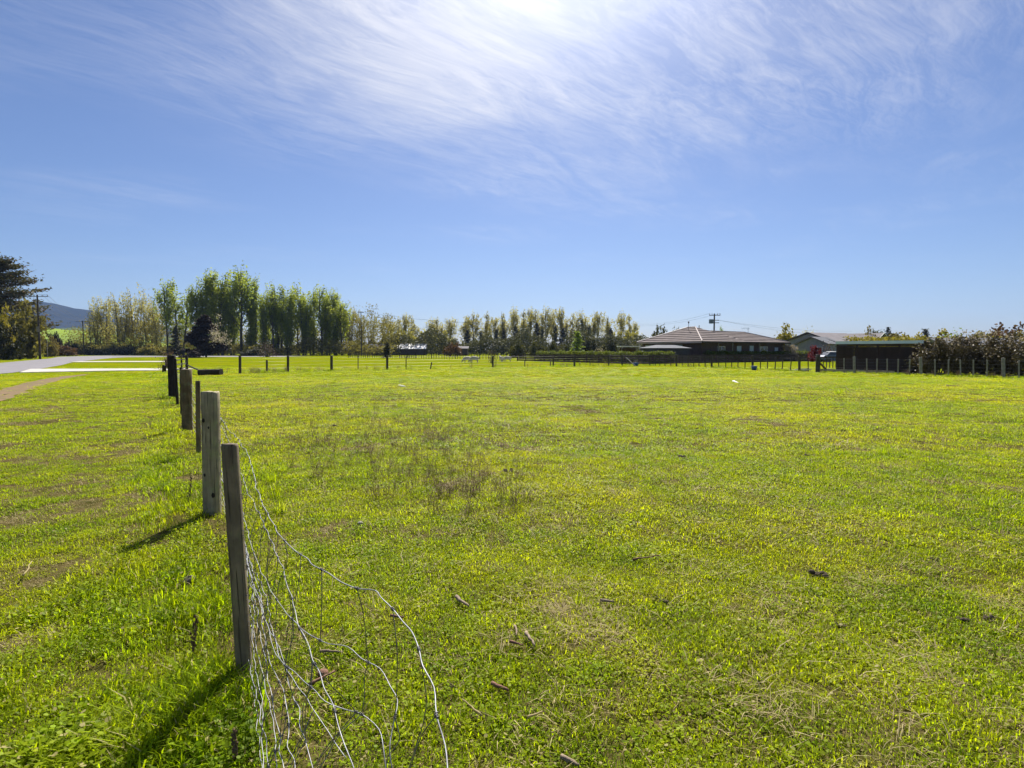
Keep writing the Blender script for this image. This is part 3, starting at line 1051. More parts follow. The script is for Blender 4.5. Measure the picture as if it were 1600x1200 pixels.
# ------------------------------------------------------------------ buildings
M['wall_dark'] = surf('dark_brick_wall', (0.10, 0.065, 0.055), (0.07, 0.045, 0.04), 3, rough=0.85)
M['wall_grey'] = surf('grey_weatherboard', (0.26, 0.27, 0.34), (0.20, 0.21, 0.27), 2, rough=0.7)
M['wall_iron'] = surf('dark_iron_wall', (0.075, 0.068, 0.070), (0.055, 0.05, 0.052), 2, rough=0.5)
M['tile'] = surf('brown_roof_tile', (0.20, 0.165, 0.155), (0.145, 0.12, 0.115), 1.2, rough=0.9, spec=0.1)
M['tile_under'] = surf('roof_underlay', (0.06, 0.045, 0.04), None, 1.2)
M['ridge_cap'] = surf('ridge_cap', (0.42, 0.34, 0.31), (0.34, 0.27, 0.25), 2, rough=0.5)
M['iron_pale'] = surf('pale_roofing_iron', (0.22, 0.20, 0.205), (0.17, 0.155, 0.16), 1, rough=0.85, spec=0.1)
M['iron_white'] = surf('white_roofing_iron', (0.80, 0.78, 0.76), (0.7, 0.68, 0.66), 1, rough=0.4, spec=0.5)
M['iron_grey'] = surf('grey_roofing_iron', (0.17, 0.175, 0.19), (0.13, 0.135, 0.15), 1, rough=0.85, spec=0.1)
M['iron_blue'] = surf('blue_grey_fascia', (0.62, 0.72, 0.80), (0.54, 0.64, 0.72), 1, rough=0.3, spec=0.7)
M['iron_deep'] = surf('deep_blue_iron', (0.10, 0.13, 0.24), (0.08, 0.10, 0.19), 1, rough=0.4)
M['white'] = surf('white_paint', (0.78, 0.77, 0.74), (0.68, 0.67, 0.64), 2, rough=0.5)
M['curtain'] = surf('pale_blue_curtain', (0.42, 0.50, 0.54), (0.34, 0.41, 0.45), 2, rough=0.5)
M['glass'] = surf('window_glass', (0.03, 0.035, 0.04), (0.045, 0.05, 0.06), 1, rough=0.08, spec=0.8)
M['slat'] = surf('dark_stained_slat', (0.058, 0.034, 0.030), (0.034, 0.021, 0.019), 3, rough=0.75)
M['tarp'] = surf('dark_tarpaulin', (0.035, 0.033, 0.05), (0.025, 0.023, 0.035), 2, rough=0.5)
M['blue'] = surf('blue_plastic', (0.05, 0.11, 0.26), (0.04, 0.09, 0.2), 5, rough=0.4)
M['pole_wood'] = surf('pole_wood', (0.075, 0.06, 0.05), (0.05, 0.04, 0.034), 2, stretch=(4, 4, 1))
M['transformer'] = surf('transformer_grey', (0.16, 0.20, 0.25), (0.12, 0.15, 0.19), 2, rough=0.5)


def window(parent, x0, x1, z0, z1, y, m_pane, axis_='x', div=1, name='window'):
    """framed window on a wall facing -y (axis x) or -x (axis y) of the parent's frame"""
    def bx(mb, a0, a1, d0, d1, c0, c1):
        if axis_ == 'x':
            mb.box(a0, a1, y - d1, y - d0, c0, c1)
        else:
            mb.box(y - d1, y - d0, a0, a1, c0, c1)
    fr = MB()
    t_ = 0.06
    bx(fr, x0, x1, 0.003, 0.06, z1 - t_, z1)
    bx(fr, x0, x1, 0.003, 0.08, z0, z0 + t_)
    bx(fr, x0, x0 + t_, 0.003, 0.06, z0 + t_, z1 - t_)
    bx(fr, x1 - t_, x1, 0.003, 0.06, z0 + t_, z1 - t_)
    for k in range(1, div):
        c_ = x0 + (x1 - x0) * k / div
        bx(fr, c_ - t_ / 2, c_ + t_ / 2, 0.003, 0.055, z0 + t_, z1 - t_)
    f = fr.build(name, M['white'] if m_pane is M['glass'] else M['wall_grey'], parent)
    pb = MB()
    bx(pb, x0 + t_, x1 - t_, 0.004, 0.03, z0 + t_, z1 - t_)
    pb.build('pane', m_pane, f)
    return f


def slope(parent, e0, e1, r0, r1, n, m, name='tile_course', lift=0.10):
    """tile courses from the eave line e0-e1 up to the ridge line r0-r1"""
    e0, e1, r0, r1 = map(Vector, (e0, e1, r0, r1))
    nrm = (e1 - e0).cross(r0 - e0)
    if nrm.length < 1e-6:
        nrm = (e1 - e0).cross(r1 - e0)
    nrm.normalize()
    if nrm.z < 0:
        nrm = -nrm
    for i in range(n):
        t0, t1 = i / n, (i + 1) / n
        a, b = e0.lerp(r0, t0), e1.lerp(r1, t0)
        c_, d = e1.lerp(r1, t1), e0.lerp(r0, t1)
        if (c_ - d).length < 0.02:
            c_ = c_ + (b - a).normalized() * 0.02
        up = nrm * lift
        lo = nrm * 0.012
        vs = [a + lo, b + lo, c_ + lo, d + lo, a + up, b + up, c_ + lo * 2, d + lo * 2]
        MB().add(vs, [(3, 2, 1, 0), (4, 5, 6, 7), (0, 1, 5, 4), (1, 2, 6, 5), (2, 3, 7, 6), (3, 0, 4, 7)]).build(name, m, parent)


# ---- brown tiled house
hs = thing('brown_house', 'long low brown house with a striped tiled hip roof behind the board fence', 'house', (25.6, 78, 0), math.atan2(.55, .84))
wl = MB().box(0, 9.2, 0, 10.8, 0, 2.78).box(9.2, 19.2, 0, 8.8, 0, 2.775)
wl.build('wall', M['wall_dark'], hs)
E = 2.80
rf = MB()
P0 = [(-.6, -.6, E), (9.6, -.6, E), (9.6, 11.4, E), (-.6, 11.4, E)]
rA, rB = (4.5, 4.7, 5.0), (4.5, 6.2, 5.0)
rf.add(P0 + [rA, rB], [(0, 1, 4), (1, 2, 5, 4), (2, 3, 5), (3, 0, 4, 5), (3, 2, 1, 0)])
Q0 = [(9.0, -.6, E), (19.9, -.6, E), (19.9, 9.4, E), (9.0, 9.4, E)]
qA, qB = (5.2, 4.4, 4.42), (15.6, 4.4, 4.42)
rf.add([(4.6, -.598, E + .004), (19.9, -.6, E + .004), (19.9, 9.4, E + .004), (4.6, 9.4, E + .004), (4.6, 4.4, 4.45), qB], [(0, 1, 5, 4), (1, 2, 5), (2, 3, 4, 5)])
roof = rf.build('roof', M['tile_under'], hs)
slope(hs, P0[3], P0[0], rB, rA, 8, M['tile'])
slope(hs, P0[0], (9.6, -.6, E), rA, rA, 8, M['tile'])
slope(hs, (9.4, -.6, E), (19.9, -.6, E), (6.5, 4.4, 4.42), qB, 7, M['tile'])
slope(hs, (19.9, -.6, E), (19.9, 9.4, E), qB, qB, 9, M['tile'])
for a, b in (((-.6, -.6, E + .05), rA), (rA, rB), ((4.5, 4.4, 4.47), qB), (qB, (19.9, -.6, E + .05)), ((-.6, 11.4, E + .05), rB)):
    a, b = Vector(a) + Vector((0, 0, .06)), Vector(b) + Vector((0, 0, .06))
    MB().tube([a, b], 0.09, 6).build('ridge_cap', M['ridge_cap'], hs)
MB().box(-.66, 19.96, -.72, -.602, E - .16, E + .02).build('fascia', M['tile_under'], hs)
MB().box(-.72, -.602, -.6, 11.4, E - .16, E + .02).build('fascia', M['ridge_cap'], hs)
window(hs, 3.2, 10.2, 0.6, 2.45, 0.0, M['curtain'], 'y', 3)
window(hs, 3.4, 5.0, 0.9, 2.2, 0.0, M['glass'], 'x', 2)
window(hs, 7.6, 8.7, 0.5, 2.3, 0.0, M['curtain'], 'x', 1)
window(hs, 10.6, 11.6, 0.3, 2.35, 0.0, M['curtain'], 'x', 1)
window(hs, 13.2, 15.0, 0.9, 2.2, 0.0, M['glass'], 'x', 2)
window(hs, 16.8, 17.7, 1.0, 2.1, 0.0, M['curtain'], 'x', 1)
for x in (3.0, 6.1, 12.4):
    MB().box(x - .05, x + .05, -.5, -.4, 0, E - .16).build('verandah_post', M['post_pale'], hs)
MB().tube([(5.9, 5.2, 4.9), (5.9, 5.2, 5.35)], 0.06, 6).build('flue', M['wall_iron'], hs)
ae = thing('aerial', 'round-headed mast on the peak of the brown roof', 'aerial', (hs.matrix_world @ Vector((0, 0, 0)))[:])
pA = AT(1076, 505, 84)
ae.location = (pA.x, 84, 0)
MB().tube([(0, 0, 4.4), (0, 0, pA.z)], 0.03, 5).build('mast', M['wall_iron'], ae)
MB().ell((0, 0, pA.z + .12), (.12, .12, .16)).build('head', M['wall_iron'], ae, True)
pB = AT(1169, 512, 92)
ae = thing('aerial', 'thin television aerial on the lower ridge of the brown roof', 'aerial', (pB.x, 92, 0))
MB().tube([(0, 0, 3.9), (0, 0, pB.z)], 0.025, 5).build('mast', M['wall_iron'], ae)
ar = MB().tube([(-1.1, 0, pB.z - .12), (.3, 0.1, pB.z - .12)], 0.015, 4)
for k in range(6):
    ar.tube([(-1.0 + k * .22, -.1, pB.z - .35), (-1.0 + k * .22, .1, pB.z + .12)], 0.01, 3)
ar.build('antenna', M['wall_iron'], ae)

# ---- small grey shed before the brown house
sh = thing('garden_shed', 'small dark shed with a low pale grey hip roof before the brown house', 'shed', (18.6, 73.9, 0), math.atan2(.55, .84))
sw = MB().box(0, 6.2, 0, 2.9, 0, 1.93)
for k in range(41):
    sw.box(k * .15 + .02, k * .15 + .09, -.02, -.001, 0.02, 1.9)
sw.build('wall', M['wall_iron'], sh)
MB().add([(-.25, -.25, 1.95), (6.45, -.25, 1.95), (6.45, 3.15, 1.95), (-.25, 3.15, 1.95), (1.3, 1.45, 2.36), (4.9, 1.45, 2.36)],
         [(0, 1, 5, 4), (1, 2, 5), (2, 3, 4, 5), (3, 0, 4), (3, 2, 1, 0)]).build('roof', M['iron_grey'], sh)
# ---- carport
cp = thing('carport', 'small open carport with a white corrugated roof left of the brown house', 'carport', (15.2, 80.2, 0), R(4))
rr2 = MB()
for k in range(13):
    rr2.box(-.1 + k * .22, .08 + k * .22, -.2, 2.2, 2.20, 2.26)
rr2.box(-.12, 2.8, -.15, 2.2, 2.14, 2.197)
rr2.build('roof', M['iron_white'], cp)
for x in (0.05, 2.6):
    for y in (0, 2.0):
        MB().box(x - .05, x + .05, y - .05, y + .05, 0, 2.14).build('support_post', M['post_pale'], cp)
MB().box(.3, 2.55, 1.9, 2.0, 0, 2.0).build('back_wall', M['wall_dark'], cp)


# ---- generic gable house
def gable(name, label, loc, rz, L, W, eave, apex, roof_m, wall_m, cat='house', over=0.45, courses=0, wins=(), verge=None):
    t_ = thing(name, label, cat, loc, rz)
    MB().add([(0, 0, 0), (L, 0, 0), (L, W, 0), (0, W, 0), (0, 0, eave), (L, 0, eave), (L, W, eave), (0, W, eave), (0, W / 2, apex - .08), (L, W / 2, apex - .08)],
             [(0, 1, 5, 4), (2, 3, 7, 6), (0, 4, 8, 7, 3), (1, 2, 6, 9, 5), (3, 2, 1, 0)]).build('wall', wall_m, t_)
    k = (apex - eave) / (W / 2)
    for s_ in (0, 1):
        y0 = -over if s_ == 0 else W + over
        z0 = eave - k * over
        vs = [(-over, y0, z0), (L + over, y0, z0), (L + over, W / 2, apex), (-over, W / 2, apex)]
        vs += [(x, y, z + .09) for x, y, z in vs]
        MB().add(vs, [(0, 1, 2, 3), (7, 6, 5, 4), (0, 4, 5, 1), (1, 5, 6, 2), (2, 6, 7, 3), (3, 7, 4, 0)]).build('roof', roof_m, t_)
        if verge:
            a, b = Vector((-over - .03, y0, z0 + .05)), Vector((-over - .03, W / 2, apex + .05))
            MB().bar(a, b, .06, .2).build('barge_board', verge, t_)
    for (a0, a1, z0, z1, ax, dv, mp) in wins:
        window(t_, a0, a1, z0, z1, 0.0, mp, ax, dv)
    return t_


# grey house: gable towards the camera's left, ridge running away to the right
g0 = AT(1303, 560, 92)
g1 = AT(1226, 560, 100)
d = Vector((g0.x - g1.x, g0.y - g1.y))
Wg = d.length
rzg = math.atan2(d.y, d.x) + math.pi / 2
loc_g = (g0.x, g0.y, 0)
gable('grey_house', 'grey weatherboard house with a pale iron gable roof beyond the red maple', loc_g, rzg, 9.5, Wg, 3.05, 4.55,
      M['iron_pale'], M['wall_grey'], wins=((1.0, 2.4, .9, 2.3, 'y', 2, M['glass']), (4.2, 6.2, .2, 2.3, 'y', 2, M['glass']), (2, 4, .9, 2.2, 'x', 2, M['glass'])), verge=M['tile_under'])
g2 = AT(1246, 560, 97)
gable('grey_garage', 'small lower gable joined to the front of the grey house', (AT(1292, 560, 90).x, 90, 0), rzg, 3.0, 5.2, 2.75, 3.75, M['iron_grey'], M['wall_grey'],
      cat='garage', wins=((.8, 2.4, 1.0, 2.2, 'y', 2, M['glass']),), verge=M['iron_pale'])
gable('distant_house', 'distant house showing a pale roof with white verges above the slatted shed', (AT(1388, 560, 150).x, 150, 0), R(128), 9, 9, 4.0, 6.05, M['iron_pale'], M['tile_under'],
      verge=M['white'])
gable('distant_house', 'distant blue-grey roof just left of the small dark conifer', (AT(1382, 560, 165).x, 165, 0), R(75), 8, 10, 4.2, 6.0, M['iron_deep'], M['wall_grey'], verge=M['white'])
gable('distant_house', 'grey roofed building half hidden behind the flowering shrubs', (AT(1555, 560, 70).x, 70, 0), R(170), 8, 5, 2.3, 3.0, M['iron_grey'], M['wall_grey'])
gable('distant_house', 'low pale roof between the grey house and the slatted shed', (AT(1355, 560, 130).x, 130, 0), R(160), 10, 8, 3.6, 4.9, M['iron_pale'], M['wall_grey'])
# far farm sheds
gable('farm_shed', 'wide white roofed farm shed under the far trees', (AT(626, 560, 205).x, 205, 0), R(3), 8.6, 7, 2.4, 4.0, M['iron_white'], M['wall_dark'], cat='shed')
gable('farm_shed', 'smaller white roofed farm shed left of the wide one', (AT(606, 560, 212).x, 212, 0), R(-2), 4.2, 6, 2.5, 3.6, M['iron_white'], M['wall_grey'], cat='shed')
gable('farm_shed', 'grey farm shed right of the tall power pole', (AT(577, 560, 200).x, 200, 0), R(5), 4.6, 6, 2.4, 3.8, M['iron_grey'], M['wall_grey'], cat='shed')
gable('farm_shed', 'low pale roofed lean-to at the left end of the dark conifers', (AT(713, 560, 190).x, 190, 0), R(0), 3.6, 4, 2.4, 3.0, M['iron_pale'], M['wall_dark'], cat='shed')

# ---- dark slatted shed by the right fence
SA = Vector((25.35, 45.0, 0))
SB = Vector((28.75, 40.45, 0))
Ls = (SB - SA).length
rs = math.atan2(SB.y - SA.y, SB.x - SA.x)
ss = thing('slatted_shed', 'dark slatted timber shed with a pale blue fascia behind the right fence', 'shed', SA[:], rs)
Hs, Ds = 2.16, 3.0
for k in range(5):
    x = Ls * k / 4
    MB().box(x - .05, x + .05, .0, .10, 0, Hs).build('corner_post' if k in (0, 4) else 'support_post', M['slat'], ss)
slat_me = MB().box(0.05, Ls / 4 - .05, .02, .045, 0, .080).mesh('slat')
for b in range(4):
    for k in range(19):
        o = link('slat', slat_me, M['slat'], ss, (Ls * b / 4, 0, 0.08 + k * 0.108 + random.uniform(-.008, .008)))
        o.rotation_euler = (0, random.uniform(-.006, .006), 0)
MB().box(-.08, Ls + .08, -.10, -.02, Hs - .05, Hs + .17).build('fascia', M['iron_blue'], ss)
MB().add([(-.08, -.015, Hs + .12), (Ls + .08, -.015, Hs + .12), (Ls + .08, Ds + .1, Hs - .12), (-.08, Ds + .1, Hs - .12)] +
         [(-.08, -.015, Hs + .15), (Ls + .08, -.015, Hs + .15), (Ls + .08, Ds + .1, Hs - .09), (-.08, Ds + .1, Hs - .09)],
         [(3, 2, 1, 0), (4, 5, 6, 7), (0, 1, 5, 4), (1, 2, 6, 5), (2, 3, 7, 6), (3, 0, 4, 7)]).build('roof', M['iron_grey'], ss)
MB().box(Ls + .052, Ls + .08, .1, Ds, 0, Hs - .14).build('end_wall', M['slat'], ss)
MB().box(-.08, -.052, .1, Ds, 0, Hs - .14).build('end_wall', M['slat'], ss)
MB().box(.1, Ls - .1, Ds - .05, Ds, 0, 1.82).build('back_wall', M['slat'], ss)
MB().box(.3, Ls - .3, 1.0, 1.9, 0, .95).build('stored_load', M['tarp'], ss)

# ---- a parked car behind the hedge, only its roof line shows
car = thing('parked_car', 'dark car with a shiny pale roof parked behind the fence left of the slatted shed', 'car', (AT(1302, 560, 82).x, 82, 0), R(8))
body = MB()
prof = [(-2.1, .35), (-2.15, .75), (-1.9, .95), (-1.1, 1.0), (1.0, 1.0), (1.9, .93), (2.15, .7), (2.1, .35)]
body.add([(x, y, z) for y in (-.85, .85) for x, z in prof], [tuple(range(8)), tuple(range(15, 7, -1))] + [(i, i + 8, (i + 1) % 8 + 8, (i + 1) % 8) for i in range(8)])
body.build('body', M['iron_deep'], car)
cabp = [(-1.5, .99), (-1.0, 1.42), (0.45, 1.44), (1.15, .99)]
MB().add([(x, y * (1 if z < 1 else .85), z) for y in (-.78, .78) for x, z in cabp], [(0, 1, 2, 3), (7, 6, 5, 4)] + [(i, i + 4, (i + 1) % 4 + 4, (i + 1) % 4) for i in range(4)]).build('window', M['glass'], car)
MB().ell((-.28, 0, 1.43), (.85, .66, .07), 12, 6).build('roof', M['white'], car, True)
for x in (-1.35, 1.35):
    for y in (-.8, .8):
        MB().tube([(x, y - .09, .32), (x, y + .09, .32)], .32, 14).build('wheel', M['wall_iron'], car)

# ------------------------------------------------------------------ poles and cables
def power_pole(px, top, Y, arm_px, label, extra=None, rot=0.0, arm_dz=0.25, rad=0.15):
    X = AT(px, 555, Y).x
    Ht = HZ(top, Y)
    t_ = thing('power_pole', label, 'power pole', (X, Y, 0), rot)
    MB().tube([(0, 0, -.2), (0, 0, Ht)], [rad, rad * .65], 10).build('pole', M['pole_wood'], t_)
    aw = arm_px * Y / F / 2
    MB().box(-aw, aw, -rad - .09, -rad * .62, Ht - arm_dz - .1, Ht - arm_dz).build('crossarm', M['pole_wood'], t_)
    for s_ in (-.96, -.5, .5, .96):
        MB().tube([(aw * s_, -rad - .02, Ht - arm_dz), (aw * s_, -rad - .02, Ht - arm_dz + .12), (aw * s_, -rad - .02, Ht - arm_dz + .26)], [.03, .07, .05], 8).build('insulator', M['post_pale'], t_)
    return t_, Ht - arm_dz + .26, aw


def cable(a, b, sag, label, rad=0.012, group='power cables'):
    a, b = Vector(a), Vector(b)
    pts = [a.lerp(b, t_) - Vector((0, 0, 4 * sag * t_ * (1 - t_))) for t_ in np.linspace(0, 1, 24)]
    tag(MB().tube(pts, rad, 4).build('power_cable', M['cable']), label, 'cable', group)


pl, zl, al = power_pole(62.5, 461, 110, 36, 'dark power pole before the big conifer at the left', rot=0, rad=.2)
MB().box(-.26, .26, -.225, -.205, 5.2, 6.2).build('sign', M['post_pale'], pl)
p2, z2_, a2_ = power_pole(131.5, 501, 196, 20, 'distant power pole with a crossarm before the mountain', rad=.2)
p3 = power_pole(142, 503, 214, 8, 'thinner distant pole right of the distant crossarm pole', rad=.17)
pc, zc, ac = power_pole(565, 487, 182, 10, 'slender power pole in front of the yellow-green willows', rad=.17)
pt, zt, at_ = power_pole(1115, 490, 100, 17, 'power pole carrying a transformer behind the brown house', rad=.17)
xt, yt = pt.location.x, pt.location.y
ztt = HZ(490, 100)
MB().box(-.85, -.25, -.32, .22, HZ(505.5, 100), HZ(499, 100)).build('transformer', M['transformer'], pt)
MB().box(-.75, .75, -.3, -.18, HZ(500.5, 100) - .05, HZ(500.5, 100) + .05).build('lower_crossarm', M['pole_wood'], pt)
MB().box(-.6, .75, -.3, -.18, HZ(504.5, 100) - .05, HZ(504.5, 100) + .05).build('lower_crossarm', M['pole_wood'], pt)
for s_, nm in ((-.96, 'outer left'), (-.5, 'inner left'), (.5, 'inner right'), (.96, 'outer right')):
    a = Vector((pl.location.x + al * s_, pl.location.y - .2, zl))
    b = Vector((p2.location.x + a2_ * s_, p2.location.y - .2, z2_))
    cable(a, b, 1.2, 'cable between the left power pole and the distant one, %s of four' % nm, .02)
for s_, nm in ((-.96, 'upper'), (.96, 'lower')):
    a = Vector((pl.location.x + al * s_, pl.location.y - .2, zl))
    cable(a, (a.x - 60, a.y - 28, zl + (.2 if s_ < 0 else -.2)), .8, 'pale cable leaving the left power pole past the conifer, %s one' % nm, .035)
for s_, nm in ((-.9, 'near'), (.9, 'far')):
    a = Vector((pc.location.x + ac * s_, pc.location.y, zc))
    cable(a, (AT(760, 510, 190).x, 190 + s_, HZ(505, 190)), .7, 'thin cable from the slender pole towards the far row, %s one' % nm, .02)
    cable(a, (AT(440, 487, 150).x, 150 + s_, HZ(488, 150)), .7, 'thin cable from the slender pole across the tall poplars, %s one' % nm, .02)
for s_, nm in ((-.96, 'upper'), (.96, 'lower')):
    a = Vector((xt + at_ * s_, yt, zt))
    cable(a, (AT(985, 508, 150).x, 150 + s_ * 2, HZ(507 + s_, 150)), .8, 'thin cable running left from the transformer pole, %s one' % nm, .014)
    cable((xt + .7, yt - .2, HZ(500.5, 100)), (AT(1320, 523, 140).x, 140 + s_ * 3, HZ(520 + s_ * 2, 140)), .6, 'thin cable running right from the transformer pole, %s one' % nm, .014)
# stakes beside the road
a = G(43, 557.8)
a.y = 118
a = Vector((AT(43, 557, 118).x, 118, 0))
tag(MB().tube([a, Vector((AT(47, 537, 118).x, 118, HZ(537, 118)))], .05, 6).build('white_stake', M['white']), 'leaning white stake beside the road before the olive shrub', 'stake')
a = Vector((AT(74.5, 557, 126).x, 126, 0))
tag(MB().tube([a, a + Vector((0, 0, HZ(530, 126)))], .055, 6).build('marker_post', M['post_pale']), 'upright pale marker post right of the left power pole', 'marker post')

# ------------------------------------------------------------------ fences
def post_geo(w, d, h, seed=0, rows=10, irr=0.04, sink=0.15, rnd_=0.22):
    rr = random.Random(seed)
    n = 16
    ring = []
    for k in range(n):
        a = 2 * math.pi * (k + .5) / n
        c_, s_ = math.cos(a), math.sin(a)
        p = 0.35 + rnd_
        x = math.copysign(abs(c_) ** p, c_) * w / 2
        y = math.copysign(abs(s_) ** p, s_) * d / 2
        ring.append((x, y))
    vs, fs = [], []
    zs = list(np.linspace(-sink, h - 0.012, rows)) + [h]
    for i, z in enumerate(zs):
        sc = 1.0 if i < rows else 0.93
        for k, (x, y) in enumerate(ring):
            nn = mnoise.noise(Vector((x * 20 + seed * 3.3, y * 20, z * 1.6))) * irr
            g = 1 + nn
            zz_ = z + (mnoise.noise(Vector((x * 25, y * 25, seed))) * 0.012 if i >= rows - 1 else 0)
            vs.append((x * g * sc, y * g * sc, zz_))
    for i in range(len(zs) - 1):
        for k in range(n):
            a, b = i * n + k, i * n + (k + 1) % n
            fs.append((a, b, b + n, a + n))
    t0 = (len(zs) - 1) * n
    vs.append((0, 0, h + 0.002))
    fs += [(t0 + k, t0 + (k + 1) % n, len(vs) - 1) for k in range(n)]
    return MB().add(vs, fs)


FENCE_RZ = math.atan2(-5.33, 8.43)        # line of the left fence


def fence_post(parent, name, base, top, w, d, m, seed, rz=0.0):
    """base and top are pixels"""
    b = G(*base)
    t_ = AT(top[0], top[1], b.y)
    dx = t_.x - b.x
    h = math.hypot(dx, t_.z)
    o = post_geo(w, d, h, seed).build(name, m, parent, True)
    o.location = b
    o.rotation_euler = (0, math.atan2(dx, t_.z), rz)
    return b, t_


lf = thing('wire_fence', 'weathered post and wire netting fence running away along the left verge', 'fence', (0, 0, 0))
near_b, near_t = fence_post(lf, 'batten', (383, 1056), (359.5, 693), 0.072, .062, M['post_near'], 1, R(8))
big_b, big_t = fence_post(lf, 'post', (332, 803), (328.5, 612), .155, .13, M['post_grey'], 2, R(4))
fence_post(lf, 'batten', (310.5, 709), (309, 595), .068, .05, M['post_brown'], 3, R(6))
p4_b, p4_t = fence_post(lf, 'post', (293, 672), (291, 577), .19, .15, M['post_brown'], 4, R(-5))
fence_post(lf, 'batten', (284, 650), (283, 574), .06, .05, M['post_dark'], 5)
fence_post(lf, 'batten', (277.5, 632), (273.5, 561), .07, .05, M['post_dark'], 6)
p7_b, p7_t = fence_post(lf, 'post', (270, 622), (268, 555), .24, .18, M['post_dark'], 7)
p8_b, p8_t = fence_post(lf, 'post', (268.5, 604), (266, 557), .16, .14, M['post_dark'], 17)
fence_post(lf, 'batten', (264, 610), (264, 562), .06, .05, M['post_dark'], 18)

for pb, pt_, hw in ((near_b, near_t, .036), (big_b, big_t, .078)):
    for h in (.14, .27, .4, .55, .72, .9):
        k = h / pt_.z
        c_ = pb.lerp(Vector((pt_.x, pb.y, pt_.z)), k) + Vector((hw, -.01, 0))
        MB().tube([c_ + Vector((-.006, 0, .012)), c_ + Vector((.010, 0, .010)), c_ + Vector((.010, 0, -.010)), c_ + Vector((-.006, 0, -.012))], .0018, 5).build('staple', M['wire_dark'], lf)
for dx_, h, r_ in ((-.025, .93, .014), (.02, .86, .009), (-.03, .40, .012), (.045, .2, .016)):
    MB().ell(big_b + Vector((dx_, -.064, h)), (r_, .006, r_ * 1.5), 10, 6, .08).build('knot', M['post_dark'], lf, True)


def catmull(P_, n):
    P_ = [Vector(p) for p in P_]
    P_ = [P_[0] * 2 - P_[1]] + P_ + [P_[-1] * 2 - P_[-2]]
    out_ = []
    for i in range(1, len(P_) - 2):
        p0, p1, p2, p3 = P_[i - 1:i + 3]
        for k in range(n):
            t_ = k / n
            out_.append(0.5 * ((2 * p1) + (p2 - p0) * t_ + (2 * p0 - 5 * p1 + 4 * p2 - p3) * t_ ** 2 + (3 * p1 - p0 - 3 * p2 + p3) * t_ ** 3))
    out_.append(P_[-2])
    return out_


# the slack netting in front: every line wire by where it hangs and how high
NET = [
    [(345, 652, .92), (357, 672, .91), (369, 682, .90), (389, 715, .88), (404, 771, .86), (423, 810, .85), (445, 845, .85), (473, 869, .86), (501, 889, .87), (530, 908, .87), (560, 920, .87),
     (586, 923, .88), (605, 943, .88), (638, 979, .87), (662, 1035, .86), (677, 1092, .84), (694, 1194, .80), (700, 1290, .76)],
    [(346, 664, .80), (360, 695, .78), (372, 725, .77), (386, 765, .76), (404, 803, .74), (424, 842, .73), (439, 884, .72), (458, 944, .72), (482, 1012, .70), (504, 1061, .69), (515, 1098, .68),
     (534, 1148, .66), (551, 1198, .64), (566, 1260, .6)],
    [(347, 684, .64), (362, 740, .62), (378, 800, .61), (398, 868, .61), (424, 922, .62), (449, 960, .63), (471, 979, .63), (505, 1003, .63), (543, 1012, .63), (567, 1029, .62), (603, 1053, .60),
     (619, 1096, .58), (611, 1152, .54), (613, 1200, .50), (612, 1280, .4)],
    [(347, 702, .50), (361, 770, .48), (375, 835, .47), (391, 895, .47), (410, 955, .47), (434, 1012, .48), (463, 1053, .48), (508, 1096, .47), (560, 1116, .46), (595, 1144, .44), (606, 1200, .4), (612, 1260, .34)],
    [(347, 722, .38), (360, 770, .37), (374, 815, .36), (391, 878, .36), (413, 928, .36), (426, 985, .35), (437, 1012, .35), (454, 1072, .35), (467, 1122, .34), (478, 1161, .33), (494, 1220, .32)],
    [(347, 742, .27), (362, 790, .26), (378, 835, .25), (388, 880, .25), (397, 925, .24), (406, 983, .24), (417, 1048, .24), (430, 1113, .24), (443, 1200, .23), (450, 1260, .22)],
    [(347, 760, .17), (363, 815, .16), (377, 865, .15), (384, 905, .15), (390, 945, .15), (397, 1018, .14), (404, 1070, .15), (413, 1135, .14), (420, 1200, .14), (424, 1260, .13)],
    [(346, 782, .07), (360, 830, .06), (376, 885, .05), (384, 940, .05), (391, 1010, .05), (397, 1080, .05), (404, 1150, .05), (409, 1210, .05), (413, 1270, .04)],
]
rw = random.Random(3)
# loose extra strands tangled in the bundle by the batten
for q0, q1, f_ in ((4, 5, .5), (5, 6, .45), (6, 7, .5), (3, 5, .35)):
    n_ = min(len(NET[q0]), len(NET[q1]))
    NET.append([tuple(a * (1 - f_) + b * f_ + (rw.uniform(-5, 5) if c_ == 0 else 0) for c_, (a, b) in enumerate(zip(NET[q0][k], NET[q1][k]))) for k in range(n_)])
LINES, DENSE = [], []
NST = 27
for wi, pts in enumerate(NET):
    cps = [G(px, py, z) for px, py, z in pts]
    sm = catmull(cps, 8)
    ln = [0]
    for a, b in zip(sm, sm[1:]):
        ln.append(ln[-1] + (b - a).length)

    def at_len(s_, sm=sm, ln=ln):
        k = min(max(int(np.searchsorted(ln, s_)) - 1, 0), len(sm) - 2)
        u = (s_ - ln[k]) / (ln[k + 1] - ln[k] + 1e-9)
        return sm[k].lerp(sm[k + 1], max(0, min(1, u)))
    knots = [at_len(ln[-1] * i / (NST - 1)) for i in range(NST)]
    # crimped wire: slight kinks between the knots
    poly = []
    for i in range(NST * 3 - 2):
        p = at_len(ln[-1] * i / (NST * 3 - 3))
        if i % 3:
            p = p + Vector((rw.uniform(-1, 1), rw.uniform(-1, 1), rw.uniform(-1, 1))) * 0.007
        poly.append(p)
    poly = catmull(poly, 3)
    MB().tube(poly, 0.0015 if wi else 0.0018, 6).build('line_wire', M['wire'], lf, True)
    LINES.append(knots)
    DENSE.append(poly)
